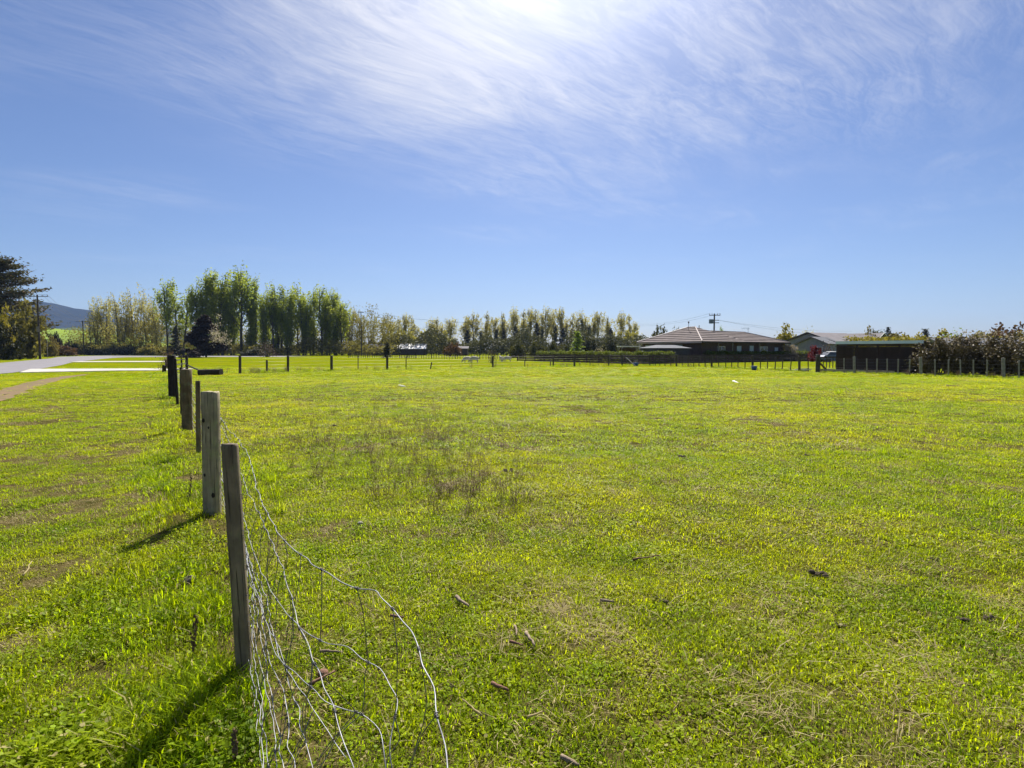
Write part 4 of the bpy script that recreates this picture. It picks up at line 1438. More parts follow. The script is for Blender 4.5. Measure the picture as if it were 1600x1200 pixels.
def nearest(wi, p):
    """point of wire wi closest in plan to p"""
    best = min(range(len(DENSE[wi])), key=lambda k: (DENSE[wi][k].x - p.x) ** 2 + (DENSE[wi][k].y - p.y) ** 2)
    k = min(max(best, 1), len(DENSE[wi]) - 2)
    return DENSE[wi][best], (DENSE[wi][k + 1] - DENSE[wi][k - 1]).normalized()


def stay(order, p):
    a, u = nearest(order[0], p)
    for wi in order[1:]:
        b, u2 = nearest(wi, a)
        L = (a - b).length
        if L > .02:
            off = Vector((rw.uniform(-1, 1), rw.uniform(-1, 1), rw.uniform(-.3, .3))) * L * rw.uniform(.03, .16)
            pts_ = catmull([a, a.lerp(b, .35) + off, a.lerp(b, .7) + off * rw.uniform(-.4, .8), b], 4)
            mb_ = MB().tube(pts_, 0.0014, 5)
            n1 = u.orthogonal().normalized()
            n2 = u.cross(n1)
            mb_.tube([a + u * (k * .0013 - .008) + (n1 * math.cos(k * 1.4) + n2 * math.sin(k * 1.4)) * .0042 for k in range(13)], .0014, 4)
            mb_.build('stay_wire', M['wire_dark'], lf, True)
        a, u = b, u2


for i in range(0, NST - 1):
    p = LINES[0][i]
    if p.y < 2.9:
        stay([0, 2, 3, 4], p)
    else:
        stay([0, 1, 2, 3, 4, 5, 6, 7], p)
for i in range(3, NST, 1):
    p = LINES[1][i]
    if p.y < 3.1:
        stay([1, 4, 5, 6, 7] if i % 2 else [1, 3, 5, 7], p + Vector((0, .05, 0)))
    if p.y < 3.6:
        stay([8, 5, 10, 7] if i % 2 else [4, 9, 6, 11], p + Vector((0, rw.uniform(-.1, .1), 0)))
# netting carried on along the posts further away
heights = [.92, .80, .66, .52, .40, .28, .18, .08]
chain = [big_b, p4_b, p7_b, p8_b, Vector((-23.6, 41.5, 0)), Vector((-26.4, 46.5, 0))]
side = Vector((.10, .02, 0))
for wi, h in enumerate(heights):
    pts = []
    for a, b in zip(chain, chain[1:]):
        for k in range(6):
            t_ = k / 6
            p = a.lerp(b, t_) + side
            pts.append(p + Vector((rw.uniform(-.02, .02) + .05 * math.sin(math.pi * t_), 0, h - .06 * math.sin(math.pi * t_) * (h > .3))))
    pts.append(chain[-1] + side + Vector((0, 0, h)))
    MB().tube(catmull(pts, 2), 0.0024, 4).build('line_wire', M['wire'], lf, True)
for a, b in zip(chain[:3], chain[1:3]):
    n = int((b - a).length / .3)
    for k in range(1, n):
        p = a.lerp(b, k / n) + side + Vector((.05 * math.sin(math.pi * k / n), 0, 0))
        q = [p + Vector((rw.uniform(-.02, .02), rw.uniform(-.02, .02), z)) for z in (.05, .3, .55, .88)]
        MB().tube(q, 0.0018, 4).build('stay_wire', M['wire_dark'], lf, True)

# gate and corner posts by the driveway
gt = thing('timber_gate', 'dark timber gate of thin rails beside the second pair of short posts', 'gate', (0, 0, 0))
ga = G(276, 584)
gb = G(291, 580.5)
for z in (.95, .62, .30):
    MB().bar(ga + Vector((0, 0, z)), gb + Vector((0, 0, z)), .04, .07).build('rail', M['post_dark'], gt)
gm = ga.lerp(gb, .52)
MB().box(-.05, .05, -.03, .03, 0, 1.05).build('upright', M['post_dark'], gt, loc=gm)


def lone_post(name, base, top, w, m, label, seed, group=None, cat='post', d=None):
    b = G(*base)
    t_ = AT(top[0], top[1], b.y)
    o = post_geo(w, d or w * .85, math.hypot(t_.x - b.x, t_.z), seed, rows=6).build(name, m)
    o.location = b
    o.rotation_euler = (0, math.atan2(t_.x - b.x, t_.z), seed)
    return tag(o, label, cat, group)


lone_post('gate_post', (256.5, 582), (257, 570.5), .26, M['post_dark'], 'short stout dark post on the end of the nearest concrete driveway', 31)
lone_post('gate_post', (260, 574), (260, 562), .26, M['post_dark'], 'short stout dark post on the end of the farther concrete driveway', 32)
cpo = lone_post('gate_post', (292, 580.5), (292, 556.5), .20, M['post_dark'], 'tall dark corner post where the timber gate hangs', 33)

# dark log lying in the corner with a pole leaning from the corner post
lg = thing('timber_log', 'dark squared log lying in the paddock corner beside the gate', 'log', (0, 0, 0))
la, lb_ = G(312, 586.5), G(346, 585.5)
lm = MB()
lv = []
for i in range(13):
    t_ = i / 12
    p = la.lerp(lb_, t_)
    for k in range(10):
        a = 2 * math.pi * k / 10
        rx = .26 * (1 + .12 * mnoise.noise(Vector((i * .6, k, 1))))
        c_, s_ = math.cos(a), math.sin(a)
        lv.append(p + Vector((0, math.copysign(abs(c_) ** .5, c_) * rx, .17 + math.copysign(abs(s_) ** .5, s_) * rx * .85)))
lm.add(lv, [(i * 10 + k, i * 10 + (k + 1) % 10, (i + 1) * 10 + (k + 1) % 10, (i + 1) * 10 + k) for i in range(12) for k in range(10)] + [tuple(range(10))[::-1], tuple(range(120, 130))])
lm.build('log', M['post_dark'], lg)
lp = AT(293, 570.5, G(292, 580.5).y)
tag(MB().tube([lp, AT(313, 579.5, la.y)], .055, 6).build('leaning_pole', M['post_dark']), 'thin dark pole slanting from the corner post down to the log', 'pole')

# cross fence at the end of the paddock
cf = thing('paddock_fence', 'post and wire fence crossing the far end of the pasture', 'fence', (0, 0, 0))
rc = random.Random(9)
X_F = [((375, 583.5), (375, 556), .17), ((417, 582), (417, 562.5), .13), ((450, 580.8), (450, 555.5), .17), ((518, 579.5), (518, 556), .20), ((559.5, 578.5), (559.5, 556), .07),
       ((605, 577.8), (605, 555), .18), ((634.5, 577.5), (634.5, 556), .07), ((672.5, 576.5), (674.8, 566), .10), ((770, 574.2), (770, 556), .17), ((775, 574), (775, 556), .05),
       ((820, 572.8), (820, 563), .10), ((860, 572.4), (860, 563), .10), ((864.5, 573), (864.5, 559), .14), ((897.5, 572.5), (897.5, 556), .19), ((922, 571.5), (922, 563), .08)]
for i, (b, t_, w_) in enumerate(X_F):
    fence_post(cf, 'post' if w_ > .12 else 'batten', b, t_, w_, w_ * .8, M['post_far'], 100 + i)
ch = [G(292, 580.5)] + [G(*q[0]) for q in X_F if q[2] > .12] + [G(951, 571), G(1015, 571)]
for h in (1.05, .8, .55, .3):
    pts = [p + Vector((0, -.1, h + (0 if k % 2 == 0 else -.0))) for k, p in enumerate(ch)]
    MB().tube(pts, 0.004, 4).build('line_wire', M['wire_dark'], cf)

# right boundary fence
rf_ = thing('batten_fence', 'long batten fence with pale posts along the right side of the pasture', 'fence', (0, 0, 0))
big = {951, 972, 1015, 1057, 1112, 1176, 1249, 1335, 1439, 1568}
bx_ = [951, 972, 984, 995, 1006, 1015, 1024, 1031, 1039, 1048, 1057, 1066, 1075, 1084, 1092, 1102, 1112, 1123, 1134, 1143, 1153, 1164, 1176, 1188, 1199, 1211, 1222, 1235, 1249, 1263,
       1319, 1335, 1354.5, 1370, 1386.5, 1403, 1421, 1439, 1461, 1482, 1501, 1521, 1542, 1568, 1592, 1617, 1645, 1674]
by_x = [950, 1015, 1057, 1112, 1176, 1249, 1277, 1335, 1439, 1568, 1700]
by_y = [571, 571, 572.2, 574, 577, 580, 581.2, 583, 586.5, 590.5, 595]
seq = []
for i, px in enumerate(bx_):
    by = float(np.interp(px, by_x, by_y))
    b = G(px, by)
    isb = px in big
    h = 1.18 if isb else 1.05
    if px in (1006, 984):
        h = .9
    tx = px + rc.uniform(-.6, .8) + (1.2 if 1190 < px < 1245 else 0)
    ty = 548 - (h - CAM_H) / b.y * F
    w_ = (.17 if isb else .075)
    fence_post(rf_, 'post' if isb else 'batten', (px, by), (tx, ty), w_, w_ * .7, M['post_pale'] if px > 1310 else M['post_far'], 200 + i)
    seq.append(b)
for h in (1.0, .78, .56, .36, .16):
    MB().tube([p + Vector((0, -.09, h)) for p in seq], 0.0035, 4).build('line_wire', M['wire_dark'], rf_)
# strainer post with its stay, and kick boards
sp_ = thing('strainer_post', 'stout strainer post with a diagonal stay left of the slatted shed', 'post', (0, 0, 0))
sb = G(1277.5, 581.5)
o = post_geo(.27, .24, 1.32, 55).build('post', M['post_far'], sp_, True)
o.location = sb
MB().bar(sb + Vector((.1, 0, .72)), G(1294, 580.3, .03), .10, .10).build('stay', M['post_brown'], sp_)
kb = [G(1281, 581.0), G(1335, 582.4), G(1400, 584.6)]
for a, b in zip(kb, kb[1:]):
    q = Vector((0, .14, .11))
    tag(MB().bar(a + q, b + q - (b - a).normalized() * .02, .05, .22).build('kick_board', M['post_pale']),
        'grey kick board under the right fence, ' + ('next to the strainer post' if a is kb[0] else 'in front of the slatted shed'), 'board')
# small side pen fence running back between the strainer post and the shed
sf = thing('side_fence', 'short batten fence running back behind the strainer post', 'fence', (0, 0, 0))
sfa, sfb = G(1281, 576), G(1306, 575)
for k in range(6):
    p = sfa.lerp(sfb, k / 5)
    post_geo(.075, .05, 1.05, 300 + k, rows=4).build('batten', M['post_far'], sf, loc=p)
MB().bar(sfa + Vector((0, .07, 1.0)), sfb + Vector((0, .07, 1.0)), .04, .12).build('rail', M['slat'], sf)

# dark board fence behind
bf = thing('board_fence', 'dark stained horizontal board fence before the gardens', 'fence', (0, 0, 0))
board_me = {}
for a, b in ((FA, FB), (FB, FC)):
    L = (b - a).length
    n = int(round(L / 2.4))
    rz = math.atan2((b - a).y, (b - a).x)
    seg = L / n
    me_b = MB().box(.012, seg - .012, -.025, 0, 0, .19).mesh('board')
    me_p = MB().box(-.06, .06, .002, .12, -.1, 1.12).mesh('post')
    for i in range(n):
        p = a.lerp(b, i / n)
        link('post', me_p, M['slat'], bf, p, rz)
        for z in (.04, .30, .55, .80):
            o = link('board', me_b, M['slat'], bf, p + Vector((0, 0, z + random.uniform(-.012, .012))), rz)
            o.rotation_euler = (0, random.uniform(-.004, .004), rz)
        o = link('top_rail', me_b, M['slat'], bf, p + Vector((0, 0, 1.03)), rz)
        o.scale = (1, 2.2, .35)
# thin-battened far fence behind the sheep
ff = thing('far_fence', 'far batten fence behind the grazing sheep', 'fence', (0, 0, 0))
ffa, ffb = G(545, 559.0), G(806, 561.5)
nf = 66
me_f = MB().box(-.045, .045, -.03, .03, -.1, 1.12).mesh('batten')
for i in range(nf):
    o = link('batten', me_f, M['post_far'], ff, ffa.lerp(ffb, (i + random.uniform(-.12, .12)) / nf))
    o.scale = (1.8 if i % 9 == 0 else 1, 1, random.uniform(.92, 1.06))
for h in (1.05, .7, .35):
    MB().tube([ffa + Vector((0, -.05, h)), ffb + Vector((0, -.05, h))], .008, 4).build('line_wire', M['wire_dark'], ff)
fg = thing('farm_gate', 'low metal farm gate in the far fence under the white roofed sheds', 'gate', (0, 0, 0))
g_a, g_b = G(625, 560.5), G(650, 560.8)
for z in (.2, .45, .7, .95, 1.15):
    MB().bar(g_a + Vector((0, -.2, z)), g_b + Vector((0, -.2, z)), .05, .06).build('rail', M['post_dark'], fg)
for t_ in (0, .5, 1):
    MB().box(-.05, .05, -.23, -.17, .1, 1.2).build('upright', M['post_dark'], fg, loc=g_a.lerp(g_b, t_))


# ------------------------------------------------------------------ sheep
M['wool'] = surf('sheep_wool', (0.55, 0.50, 0.42), (0.38, 0.34, 0.28), 9, rough=0.95, bump=1.0, bscale=30, spec=0.1)
M['sheep_skin'] = surf('sheep_face', (0.42, 0.37, 0.31), (0.3, 0.26, 0.22), 9, rough=0.8)


def sheep(px, py, rz, label, grazing=True, sc=1.0):
    loc = G(px, py)
    t_ = thing('sheep', label, 'sheep', loc, rz, 'sheep grazing in the far paddock', scale=(sc, sc, sc))
    # joints: a trunk line, the neck and head, four legs with bent hocks
    v = [((0, 0, .62), .25), ((.28, 0, .63), .26), ((-.30, 0, .64), .27), ((-.47, 0, .60), .17)]
    e = [(0, 1), (0, 2), (2, 3)]
    if grazing:
        nk = [((.46, 0, .56), .17), ((.62, 0, .38), .11), ((.70, 0, .22), .085), ((.80, 0, .10), .05)]
    else:
        nk = [((.44, 0, .72), .17), ((.56, 0, .88), .11), ((.68, 0, .95), .09), ((.82, 0, .90), .05)]
    i0 = len(v)
    v += nk
    e += [(1, i0), (i0, i0 + 1), (i0 + 1, i0 + 2), (i0 + 2, i0 + 3)]
    for s_ in (-1, 1):
        i = len(v)
        v += [((.32, s_ * .12, .40), .09), ((.34, s_ * .12, .22), .042), ((.33, s_ * .12, .02), .034)]
        e += [(1, i), (i, i + 1), (i + 1, i + 2)]
        i = len(v)
        v += [((-.33, s_ * .13, .42), .11), ((-.40, s_ * .13, .26), .05), ((-.36, s_ * .13, .02), .034)]
        e += [(2, i), (i, i + 1), (i + 1, i + 2)]
    i = len(v)
    v += [((-.56, 0, .50), .05), ((-.58, 0, .38), .035)]
    e += [(3, i), (i, i + 1)]
    me_ = bpy.data.meshes.new('sheep_body')
    me_.from_pydata([q[0] for q in v], e, [])
    o = link('body', me_, M['wool'], t_)
    sk = o.modifiers.new('skin', 'SKIN')
    sk.use_smooth_shade = True
    for k, q in enumerate(v):
        me_.skin_vertices[0].data[k].radius = (q[1], q[1])
    me_.skin_vertices[0].data[0].use_root = True
    ss_ = o.modifiers.new('subsurf', 'SUBSURF')
    ss_.levels = ss_.render_levels = 2
    hd = Vector(nk[2][0])
    for s_ in (-1, 1):
        MB().ell(hd + Vector((-.02, s_ * .11, .04)), (.035, .07, .025), 8, 5).build('ear', M['sheep_skin'], t_, True)
    return t_


sheep(730.5, 567.3, R(188), 'left sheep of the left pair, grazing with its head to the left')
sheep(741.5, 567.5, R(172), 'right sheep of the left pair, head low behind the first one', sc=1.05)
sheep(783.5, 565.8, R(115), 'left sheep of the right pair, standing with its rear turned', grazing=False, sc=.95)
sheep(793, 566, R(176), 'right sheep of the right pair, side on beside the other', sc=1.0)

# ------------------------------------------------------------------ things lying about
bt = G(1175.5, 578)
tr = thing('water_trough', 'small blue tub at the foot of a fence post before the brown house', 'tub', bt - Vector((0, .35, 0)))
MB().tube([(0, 0, 0), (0, 0, .30)], [.19, .23], 16).build('tub', M['blue'], tr, True)
MB().tube([(0, 0, .30), (0, 0, .34)], [.25, .25], 16).build('rim', M['blue'], tr, True)
q = G(994, 571.6)
bk = thing('blue_bucket', 'small blue bucket at the lower end of the leaning white pole', 'bucket', q + Vector((0, .2, 0)))
MB().tube([(0, 0, 0), (0, 0, .34)], [.22, .28], 14).build('bucket', M['blue'], bk, True)
MB().tube([(-.28, 0, .32), (-.2, 0, .5), (.2, 0, .5), (.28, 0, .32)], .012, 4).build('handle', M['wire_dark'], bk)
tag(MB().tube([AT(978, 558.5, q.y), G(993, 572)], .05, 6).build('leaning_pole', M['post_pale']), 'pale pole leaning against the board fence down to the blue bucket', 'pole')
for i, (x0, x1, y0, z, lb) in enumerate([(1232, 1247, 578.8, 0, 'long thin white board lying behind the right fence'), (1246, 1262, 578.2, 0, 'wider white board lying beside the strainer post'),
                                         (1255, 1266, 580.2, 0, 'short white offcut lying in front of the other boards')]):
    a, b = G(x0, y0), G(x1, y0 + .6)
    tag(MB().bar(a + Vector((0, 0, .05)), b + Vector((0, 0, .07 + .05 * i)), .25 + .2 * (i == 1), .05 + .05 * (i == 1)).build('white_board', M['white']), lb, 'board')


def stick(name, a, b, r, m, label, cat='stick', lift=0.02, bend=0.03):
    a, b = G(*a), G(*b)
    a.z = hgt(a.x, a.y) + lift
    b.z = hgt(b.x, b.y) + lift
    L = (b - a).length
    n = 6
    pts = [a.lerp(b, k / n) + Vector((random.uniform(-1, 1), random.uniform(-1, 1), random.uniform(0, .6))) * L * bend for k in range(n + 1)]
    rad = [r * (1 - .5 * k / n) * random.uniform(.85, 1.15) for k in range(n + 1)]
    return tag(MB().tube(pts, rad, 7).build(name, m, None, True), label, cat)


M['stick'] = surf('dead_branch', (0.30, 0.23, 0.16), (0.17, 0.12, 0.08), 20, rough=.85, stretch=(1, 1, 1), bump=.6)
M['stick_red'] = surf('reddish_branch', (0.24, 0.12, 0.075), (0.14, 0.075, 0.05), 20, rough=.85, bump=.6)
stick('fallen_stick', (623, 603.5), (633, 605), .05, M['white'], 'pale piece of wood lying in the pasture before the cross fence')
stick('fallen_stick', (1145.5, 596.5), (1154, 599.5), .05, M['white'], 'pale white stick lying on the pasture before the brown house')
stick('fallen_stick', (1478, 603.3), (1500, 603.8), .035, M['straw'], 'thin straw coloured stick lying before the flowering shrubs')
stick('fallen_stick', (821, 1005), (836, 1027), .011, M['stick'], 'short thick broken stick lying in the middle of the grass', lift=.035)
stick('fallen_stick', (805, 993), (808, 1010), .007, M['stick'], 'short upright-looking twig left of the thick broken stick', lift=.03)
stick('fallen_stick', (797, 1019), (817, 1025), .008, M['stick_red'], 'brown twig just below the thick broken stick', lift=.03)
stick('fallen_stick', (712, 944), (733, 961), .013, M['stick'], 'pale barked stick left of the straw clump', lift=.035)
stick('fallen_stick', (768, 1082), (794, 1091), .012, M['stick_red'], 'reddish brown stick low in the middle of the picture', lift=.03)
stick('fallen_stick', (937, 951), (960, 954), .010, M['stick'], 'pale stick lying right of the straw clump', lift=.035)
stick('fallen_stick', (990, 880), (1030, 874), .008, M['stick_red'], 'long thin reddish twig right of centre', lift=.03)
stick('fallen_stick', (876, 1192), (906, 1204), .012, M['stick'], 'brown stick cut by the bottom edge of the picture', lift=.03)
stick('fallen_stick', (482, 1082), (524, 1062), .009, M['stick_red'], 'reddish stick lying under the slack netting', lift=.03)
stick('fallen_stick', (610, 977), (630, 980), .009, M['stick_red'], 'brown twig lying between the slack wires and the open grass', lift=.03)
stick('fallen_stick', (501, 1031), (536, 1033), .008, M['stick'], 'thin straight twig caught beside the slack netting', lift=.03)
stick('fallen_stick', (36, 911), (52, 890), .006, M['straw'], 'pale straw stalk lying on the mown verge at the left', lift=.05)
stick('fallen_stick', (824, 1137), (848, 1128), .006, M['straw'], 'pale straw stalk low in the middle of the picture', lift=.04)
stick('fallen_stick', (752, 1133), (722, 1111), .005, M['straw'], 'fine pale twig left of the reddish brown stick', lift=.04)


def stone(px, py, r, m, label, name='stone', cat='stone', jit=.18):
    p = G(px, py)
    mb = MB().ell((0, 0, 0), r, 12, 8)
    vs = []
    for v in mb.v:
        q_ = Vector(v)
        vs.append(tuple(q_ * (1 + jit * mnoise.noise(q_ * 14 + Vector((px, py, 0))) + jit * .5 * mnoise.noise(q_ * 40))))
    mb.v = vs
    o = mb.build(name, m, None, True)
    o.location = (p.x, p.y, hgt(p.x, p.y) + r[2] * .7)
    o.rotation_euler = (0, 0, random.uniform(0, 6))
    return tag(o, label, cat)


M['stone'] = surf('grey_brown_stone', (0.20, 0.15, 0.12), (0.12, 0.095, 0.08), 25, rough=.8, bump=.8)
stone(296, 911, (.052, .038, .034), M['stone'], 'brown stone lying in the grass left of the near batten')
stone(278, 915, (.018, .014, .012), M['stone'], 'tiny stone just left of the brown stone')
stone(504, 1060, (.03, .025, .02), M['stick_red'], 'reddish clod of earth under the slack netting')
stone(563, 822, (.03, .025, .02), M['post_pale'], 'small pale stone in the grass right of the netting')


def dung(px, py, s_, label, group=None):
    p = G(px, py)
    mb = MB()
    for k in range(7):
        mb.ell((random.uniform(-1, 1) * s_, random.uniform(-1, 1) * s_, s_ * .3 + random.uniform(-.1, .3) * s_), (s_ * .55, s_ * .45, s_ * .38), 7, 5, .12)
    o = mb.build('dung_pile', M['soil'], None, True)
    o.location = (p.x, p.y, hgt(p.x, p.y) - .002)
    return tag(o, label, 'dung', group)


dung(1279, 898, .045, 'largest dark clod of dung, in the grass right of the middle')
dung(1310, 978, .024, 'small black clod of dung below the largest one')
dung(1461, 879, .03, 'dark clod of dung right of the largest one')
dung(1065, 716, .05, 'dark clod of dung in the middle of the pasture')
dung(795, 737, .05, 'brown clod of dung among the dry stalks left of the middle')
dung(1523, 833, .035, 'dark clod of dung near the right edge')
dung(1550, 968, .03, 'brown clod of dung beside the straw tuft at the right edge')
dung(1502, 968, .03, 'brown clod of dung just left of the one beside the straw tuft')
dung(1268, 800, .03, 'reddish clod of dung in the upper right of the grass')
dung(1034, 946, .03, 'dark clod of dung right of the straw clump')
dung(705, 1075, .02, 'small dark clod right of the longest slack wire')
rd = random.Random(12)
for k in range(64):
    px, py = rd.uniform(480, 1580), 598 + 130 * rd.random() ** 1.3
    dung(px, py, rd.uniform(.02, .042), 'small dark clod of dung on the pasture in the middle distance', 'dung clods scattered over the pasture')

# ------------------------------------------------------------------ grass
def blades(n, r, h, wd, lean=0.5, flatp=0.0, curve=1.0, wj=.4):
    a = rng.uniform(0, 6.283, n)
    rad = r * np.sqrt(rng.random(n))
    bx, by = rad * np.cos(a), rad * np.sin(a)
    az = rng.uniform(0, 6.283, n)
    hh = h * rng.uniform(.45, 1.15, n)
    ln = hh * lean * rng.uniform(.2, 1.7, n)
    fl = rng.random(n) < flatp
    ln[fl] = hh[fl] * 1.6
    hz_ = hh.copy()
    hz_[fl] *= .25
    w_ = wd * rng.uniform(1 - wj, 1 + wj, n)
    dx, dy = np.cos(az), np.sin(az)
    sx, sy = -dy, dx
    v = np.zeros((n, 5, 3))
    for k, (f_, fw) in enumerate(((0, .8), (.5, 1.0))):
        ox, oy = bx + dx * ln * f_ ** 1.6 * curve, by + dy * ln * f_ ** 1.6 * curve
        z = hz_ * (f_ * 1.25 if f_ else 0) - (.006 if f_ == 0 else 0)
        v[:, 2 * k] = np.stack([ox - sx * w_ * fw / 2, oy - sy * w_ * fw / 2, z], 1)
        v[:, 2 * k + 1] = np.stack([ox + sx * w_ * fw / 2, oy + sy * w_ * fw / 2, z], 1)
    v[:, 4] = np.stack([bx + dx * ln * curve, by + dy * ln * curve, hz_], 1)
    b = np.arange(n)[:, None] * 5
    f = np.concatenate([b + [[0, 1, 3]], b + [[0, 3, 2]], b + [[2, 3, 4]]], 0)
    return v.reshape(-1, 3), f


def leaflets(n, r, h, s_):
    a = rng.uniform(0, 6.283, n)
    rad = r * np.sqrt(rng.random(n))
    C = np.stack([rad * np.cos(a), rad * np.sin(a), h * rng.uniform(.3, 1.1, n)], 1)
    out_ = []
    az = rng.uniform(0, 6.283, n)
    tl = rng.uniform(-.5, .5, (n, 2))
    v = np.zeros((n, 6, 3))
    for k in range(6):
        t_ = az + k * math.pi / 3
        q0, q1 = np.cos(t_) * s_, np.sin(t_) * s_
        v[:, k] = C + np.stack([q0, q1, q0 * tl[:, 0] + q1 * tl[:, 1]], 1) * rng.uniform(.8, 1.1, (n, 1))
    b = np.arange(n)[:, None] * 6
    f = np.concatenate([b + [[0, 1, 2]], b + [[0, 2, 3]], b + [[0, 3, 5]], b + [[3, 4, 5]]], 0)
    return v.reshape(-1, 3), f


def merge(*parts):
    vs, fs, o = [], [], 0
    for v, f in parts:
        vs.append(v)
        fs.append(f + o)
        o += len(v)
    return np.concatenate(vs), np.concatenate(fs)


tuft_col = bpy.data.collections.new('grass_tufts')
T = [
    (merge(blades(150, .15, .031, .0040, .95, .40)), 'turf'),
    (merge(blades(120, .15, .028, .0046, 1.0, .45), leaflets(14, .14, .022, .007)), 'turf'),
    (merge(blades(130, .15, .036, .0038, .8, .30)), 'turf'),
    (merge(blades(70, .15, .034, .0042, .9, .4), leaflets(60, .15, .026, .009)), 'turf'),      # clovery
    (merge(blades(85, .13, .078, .0055, .7, .12, 1.0)), 'lush'),                                   # tall lush
    (merge(blades(60, .12, .065, .0055, .9, .2), leaflets(46, .13, .06, .0095)), 'lush'),           # broad leafed weeds
    (merge(blades(26, .16, .075, .0030, 1.2, .85, 1.2, .3)), 'straw'),                            # straw wisps
    (merge(blades(14, .07, .20, .0030, .35, 0, 1.0, .3), leaflets(40, .06, .17, .005)), 'stalk'),  # dried weed stalks
    (merge(blades(60, .05, .15, .0042, .8, .1)), 'lush'),                                         # dense single tussock
    (merge(blades(60, .16, .030, .0035, 1.0, .7)), 'straw'),                                      # dead thatch patch
]
for k, ((v, f), mk) in enumerate(T):
    me_ = fast_mesh('grass_tuft_%02d' % k, v, f)
    me_.materials.append(M[mk])
    ob = bpy.data.objects.new('grass_tuft_%02d' % k, me_)
    tuft_col.objects.link(ob)

pts, idx, scl = [], [], []
NTRACK = np.array(TRACK)


SPOTS = []
for cx_, cy_, r_ in [(150, 877, .32), (115, 757, .6), (235, 782, .5), (108, 797, .55), (30, 1000, .22), (60, 900, .3), (170, 710, .7), (60, 640, 1.4), (40, 720, .7), (190, 835, .25), (215, 690, .5), (310, 745, .35), (305, 790, .2), (250, 850, .16), (960, 1010, .10),
                     (870, 955, .14), (1210, 945, .09), (1050, 870, .12), (640, 840, .22), (720, 760, .4), (1190, 780, .14), (1480, 860, .12), (560, 700, .6), (820, 700, .5), (1330, 700, .5), (1550, 760, .4),
                     (700, 1150, .08), (1060, 1130, .10), (1330, 1080, .12), (520, 830, .3), (900, 640, .9), (1180, 660, .8)]:
    p_ = G(cx_, cy_)
    SPOTS.append((p_.x, p_.y, r_))


def noise2(x, y, s_, o=0.0):
    return np.array([mnoise.noise(Vector((a * s_, b * s_, o))) for a, b in zip(x, y)])


def fence_x(y):
    return np.interp(y, [-1, 0.5, 2.87, 5.75, 11.8, 19.5, 26, 48], [0.9, .3, -1.33, -3.0, -6.6, -11.4, -15.3, -27.5])


def scatter(y0, y1, sp, sc, zmix):
    k0 = 1.03
    for y in np.arange(y0, y1, sp):
        half = y * k0 + 1.2
        x = np.arange(-half, half, sp)
        X = x + rng.uniform(-.5, .5, len(x)) * sp
        Y = np.full(len(x), y) + rng.uniform(-.5, .5, len(x)) * sp
        keep = ~(pip(ROAD_POLY, X + rng.normal(size=len(X)) * .25, Y + rng.normal(size=len(X)) * .25) | pip(DRIVE1, X + rng.normal(size=len(X)) * .2, Y + rng.normal(size=len(X)) * .2))
        dt = np.full(len(X), 99.0)
        if y > 6:
            for a, b in zip(NTRACK, NTRACK[1:]):
                ab = b - a
                t_ = np.clip(((X - a[0]) * ab[0] + (Y - a[1]) * ab[1]) / (ab @ ab), 0, 1)
                dt = np.minimum(dt, np.hypot(X - a[0] - t_ * ab[0], Y - a[1] - t_ * ab[1]))
        keep &= (dt > .5) | (rng.random(len(X)) < .25)
        X, Y = X[keep], Y[keep]
        if not len(X):
            continue
        n = len(X)
        nz = noise2(X, Y, .8)
        nb = noise2(X, Y, 2.6, 9)
        fd = fence_x(Y) - X                 # metres left of the fence
        r_ = rng.random(n)
        I = rng.integers(0, 4, n)
        S = sc * rng.uniform(.8, 1.25, n)
        # darker thicker patches in the paddock
        S = S * np.clip(1.0 + .45 * nb, .72, 1.35) * np.where(nz > .25, 1.12, 1.0)
        left = fd > 0.15
        lushzone = left & (fd < np.interp(Y, [1, 4, 8, 20], [2.2, 1.1, .8, .5])) & (nb > -.45)
        I = np.where(lushzone & (r_ < .20), 4, I)
        I = np.where(lushzone & (r_ > .84), 5, I)
        verge = left & ~lushzone
        S = np.where(verge, S * .8, S)
        strawp = np.where(verge, .10 + .30 * (nz > .3), .05 + .10 * (nb > .35))
        I = np.where(~lushzone & (rng.random(n) < strawp), 9, I)
        I = np.where(~left & (rng.random(n) < .11) & (nb > -.35), 6, I)
        I = np.where(~left & (rng.random(n) < .006) & (nz > .1), 8, I)
        # bare strip with little growth right under the wires and brown patches on the verge
        for sx_, sy_, sr_ in SPOTS:
            dd_ = np.hypot(X - sx_, (Y - sy_) * .8)
            inside = (dd_ < sr_ * (1 + .9 * nb)) & (rng.random(n) < np.clip(1.1 - dd_ / sr_, 0, .8 if sx_ < -1.2 else .5))
            I = np.where(inside, np.where(rng.random(n) < .6, 9, 6), I)
            S = np.where(inside, S * .75, S)
        bare = ((np.abs(fd) < .16) & (nb > -.1)) | (left & (nz > .52)) | (left & (fd < .5) & (Y > 5) & (Y < 9.5) & (nb > -.05))
        kp = ~(bare & (rng.random(n) < .72))
        for a, b, c_, d in zip(X[kp], Y[kp], I[kp], S[kp]):
            pts.append((a, b, hgt(a, b)))
            idx.append(int(c_))
            scl.append(float(d))


scatter(0.75, 4.5, .085, .85, 0)
scatter(4.5, 9, .115, 1.0, 0)
scatter(9, 18, .20, 1.45, 0)
scatter(18, 34, .36, 2.0, 0)
scatter(34, 56, .8, 2.6, 0)
n_far = len(pts)
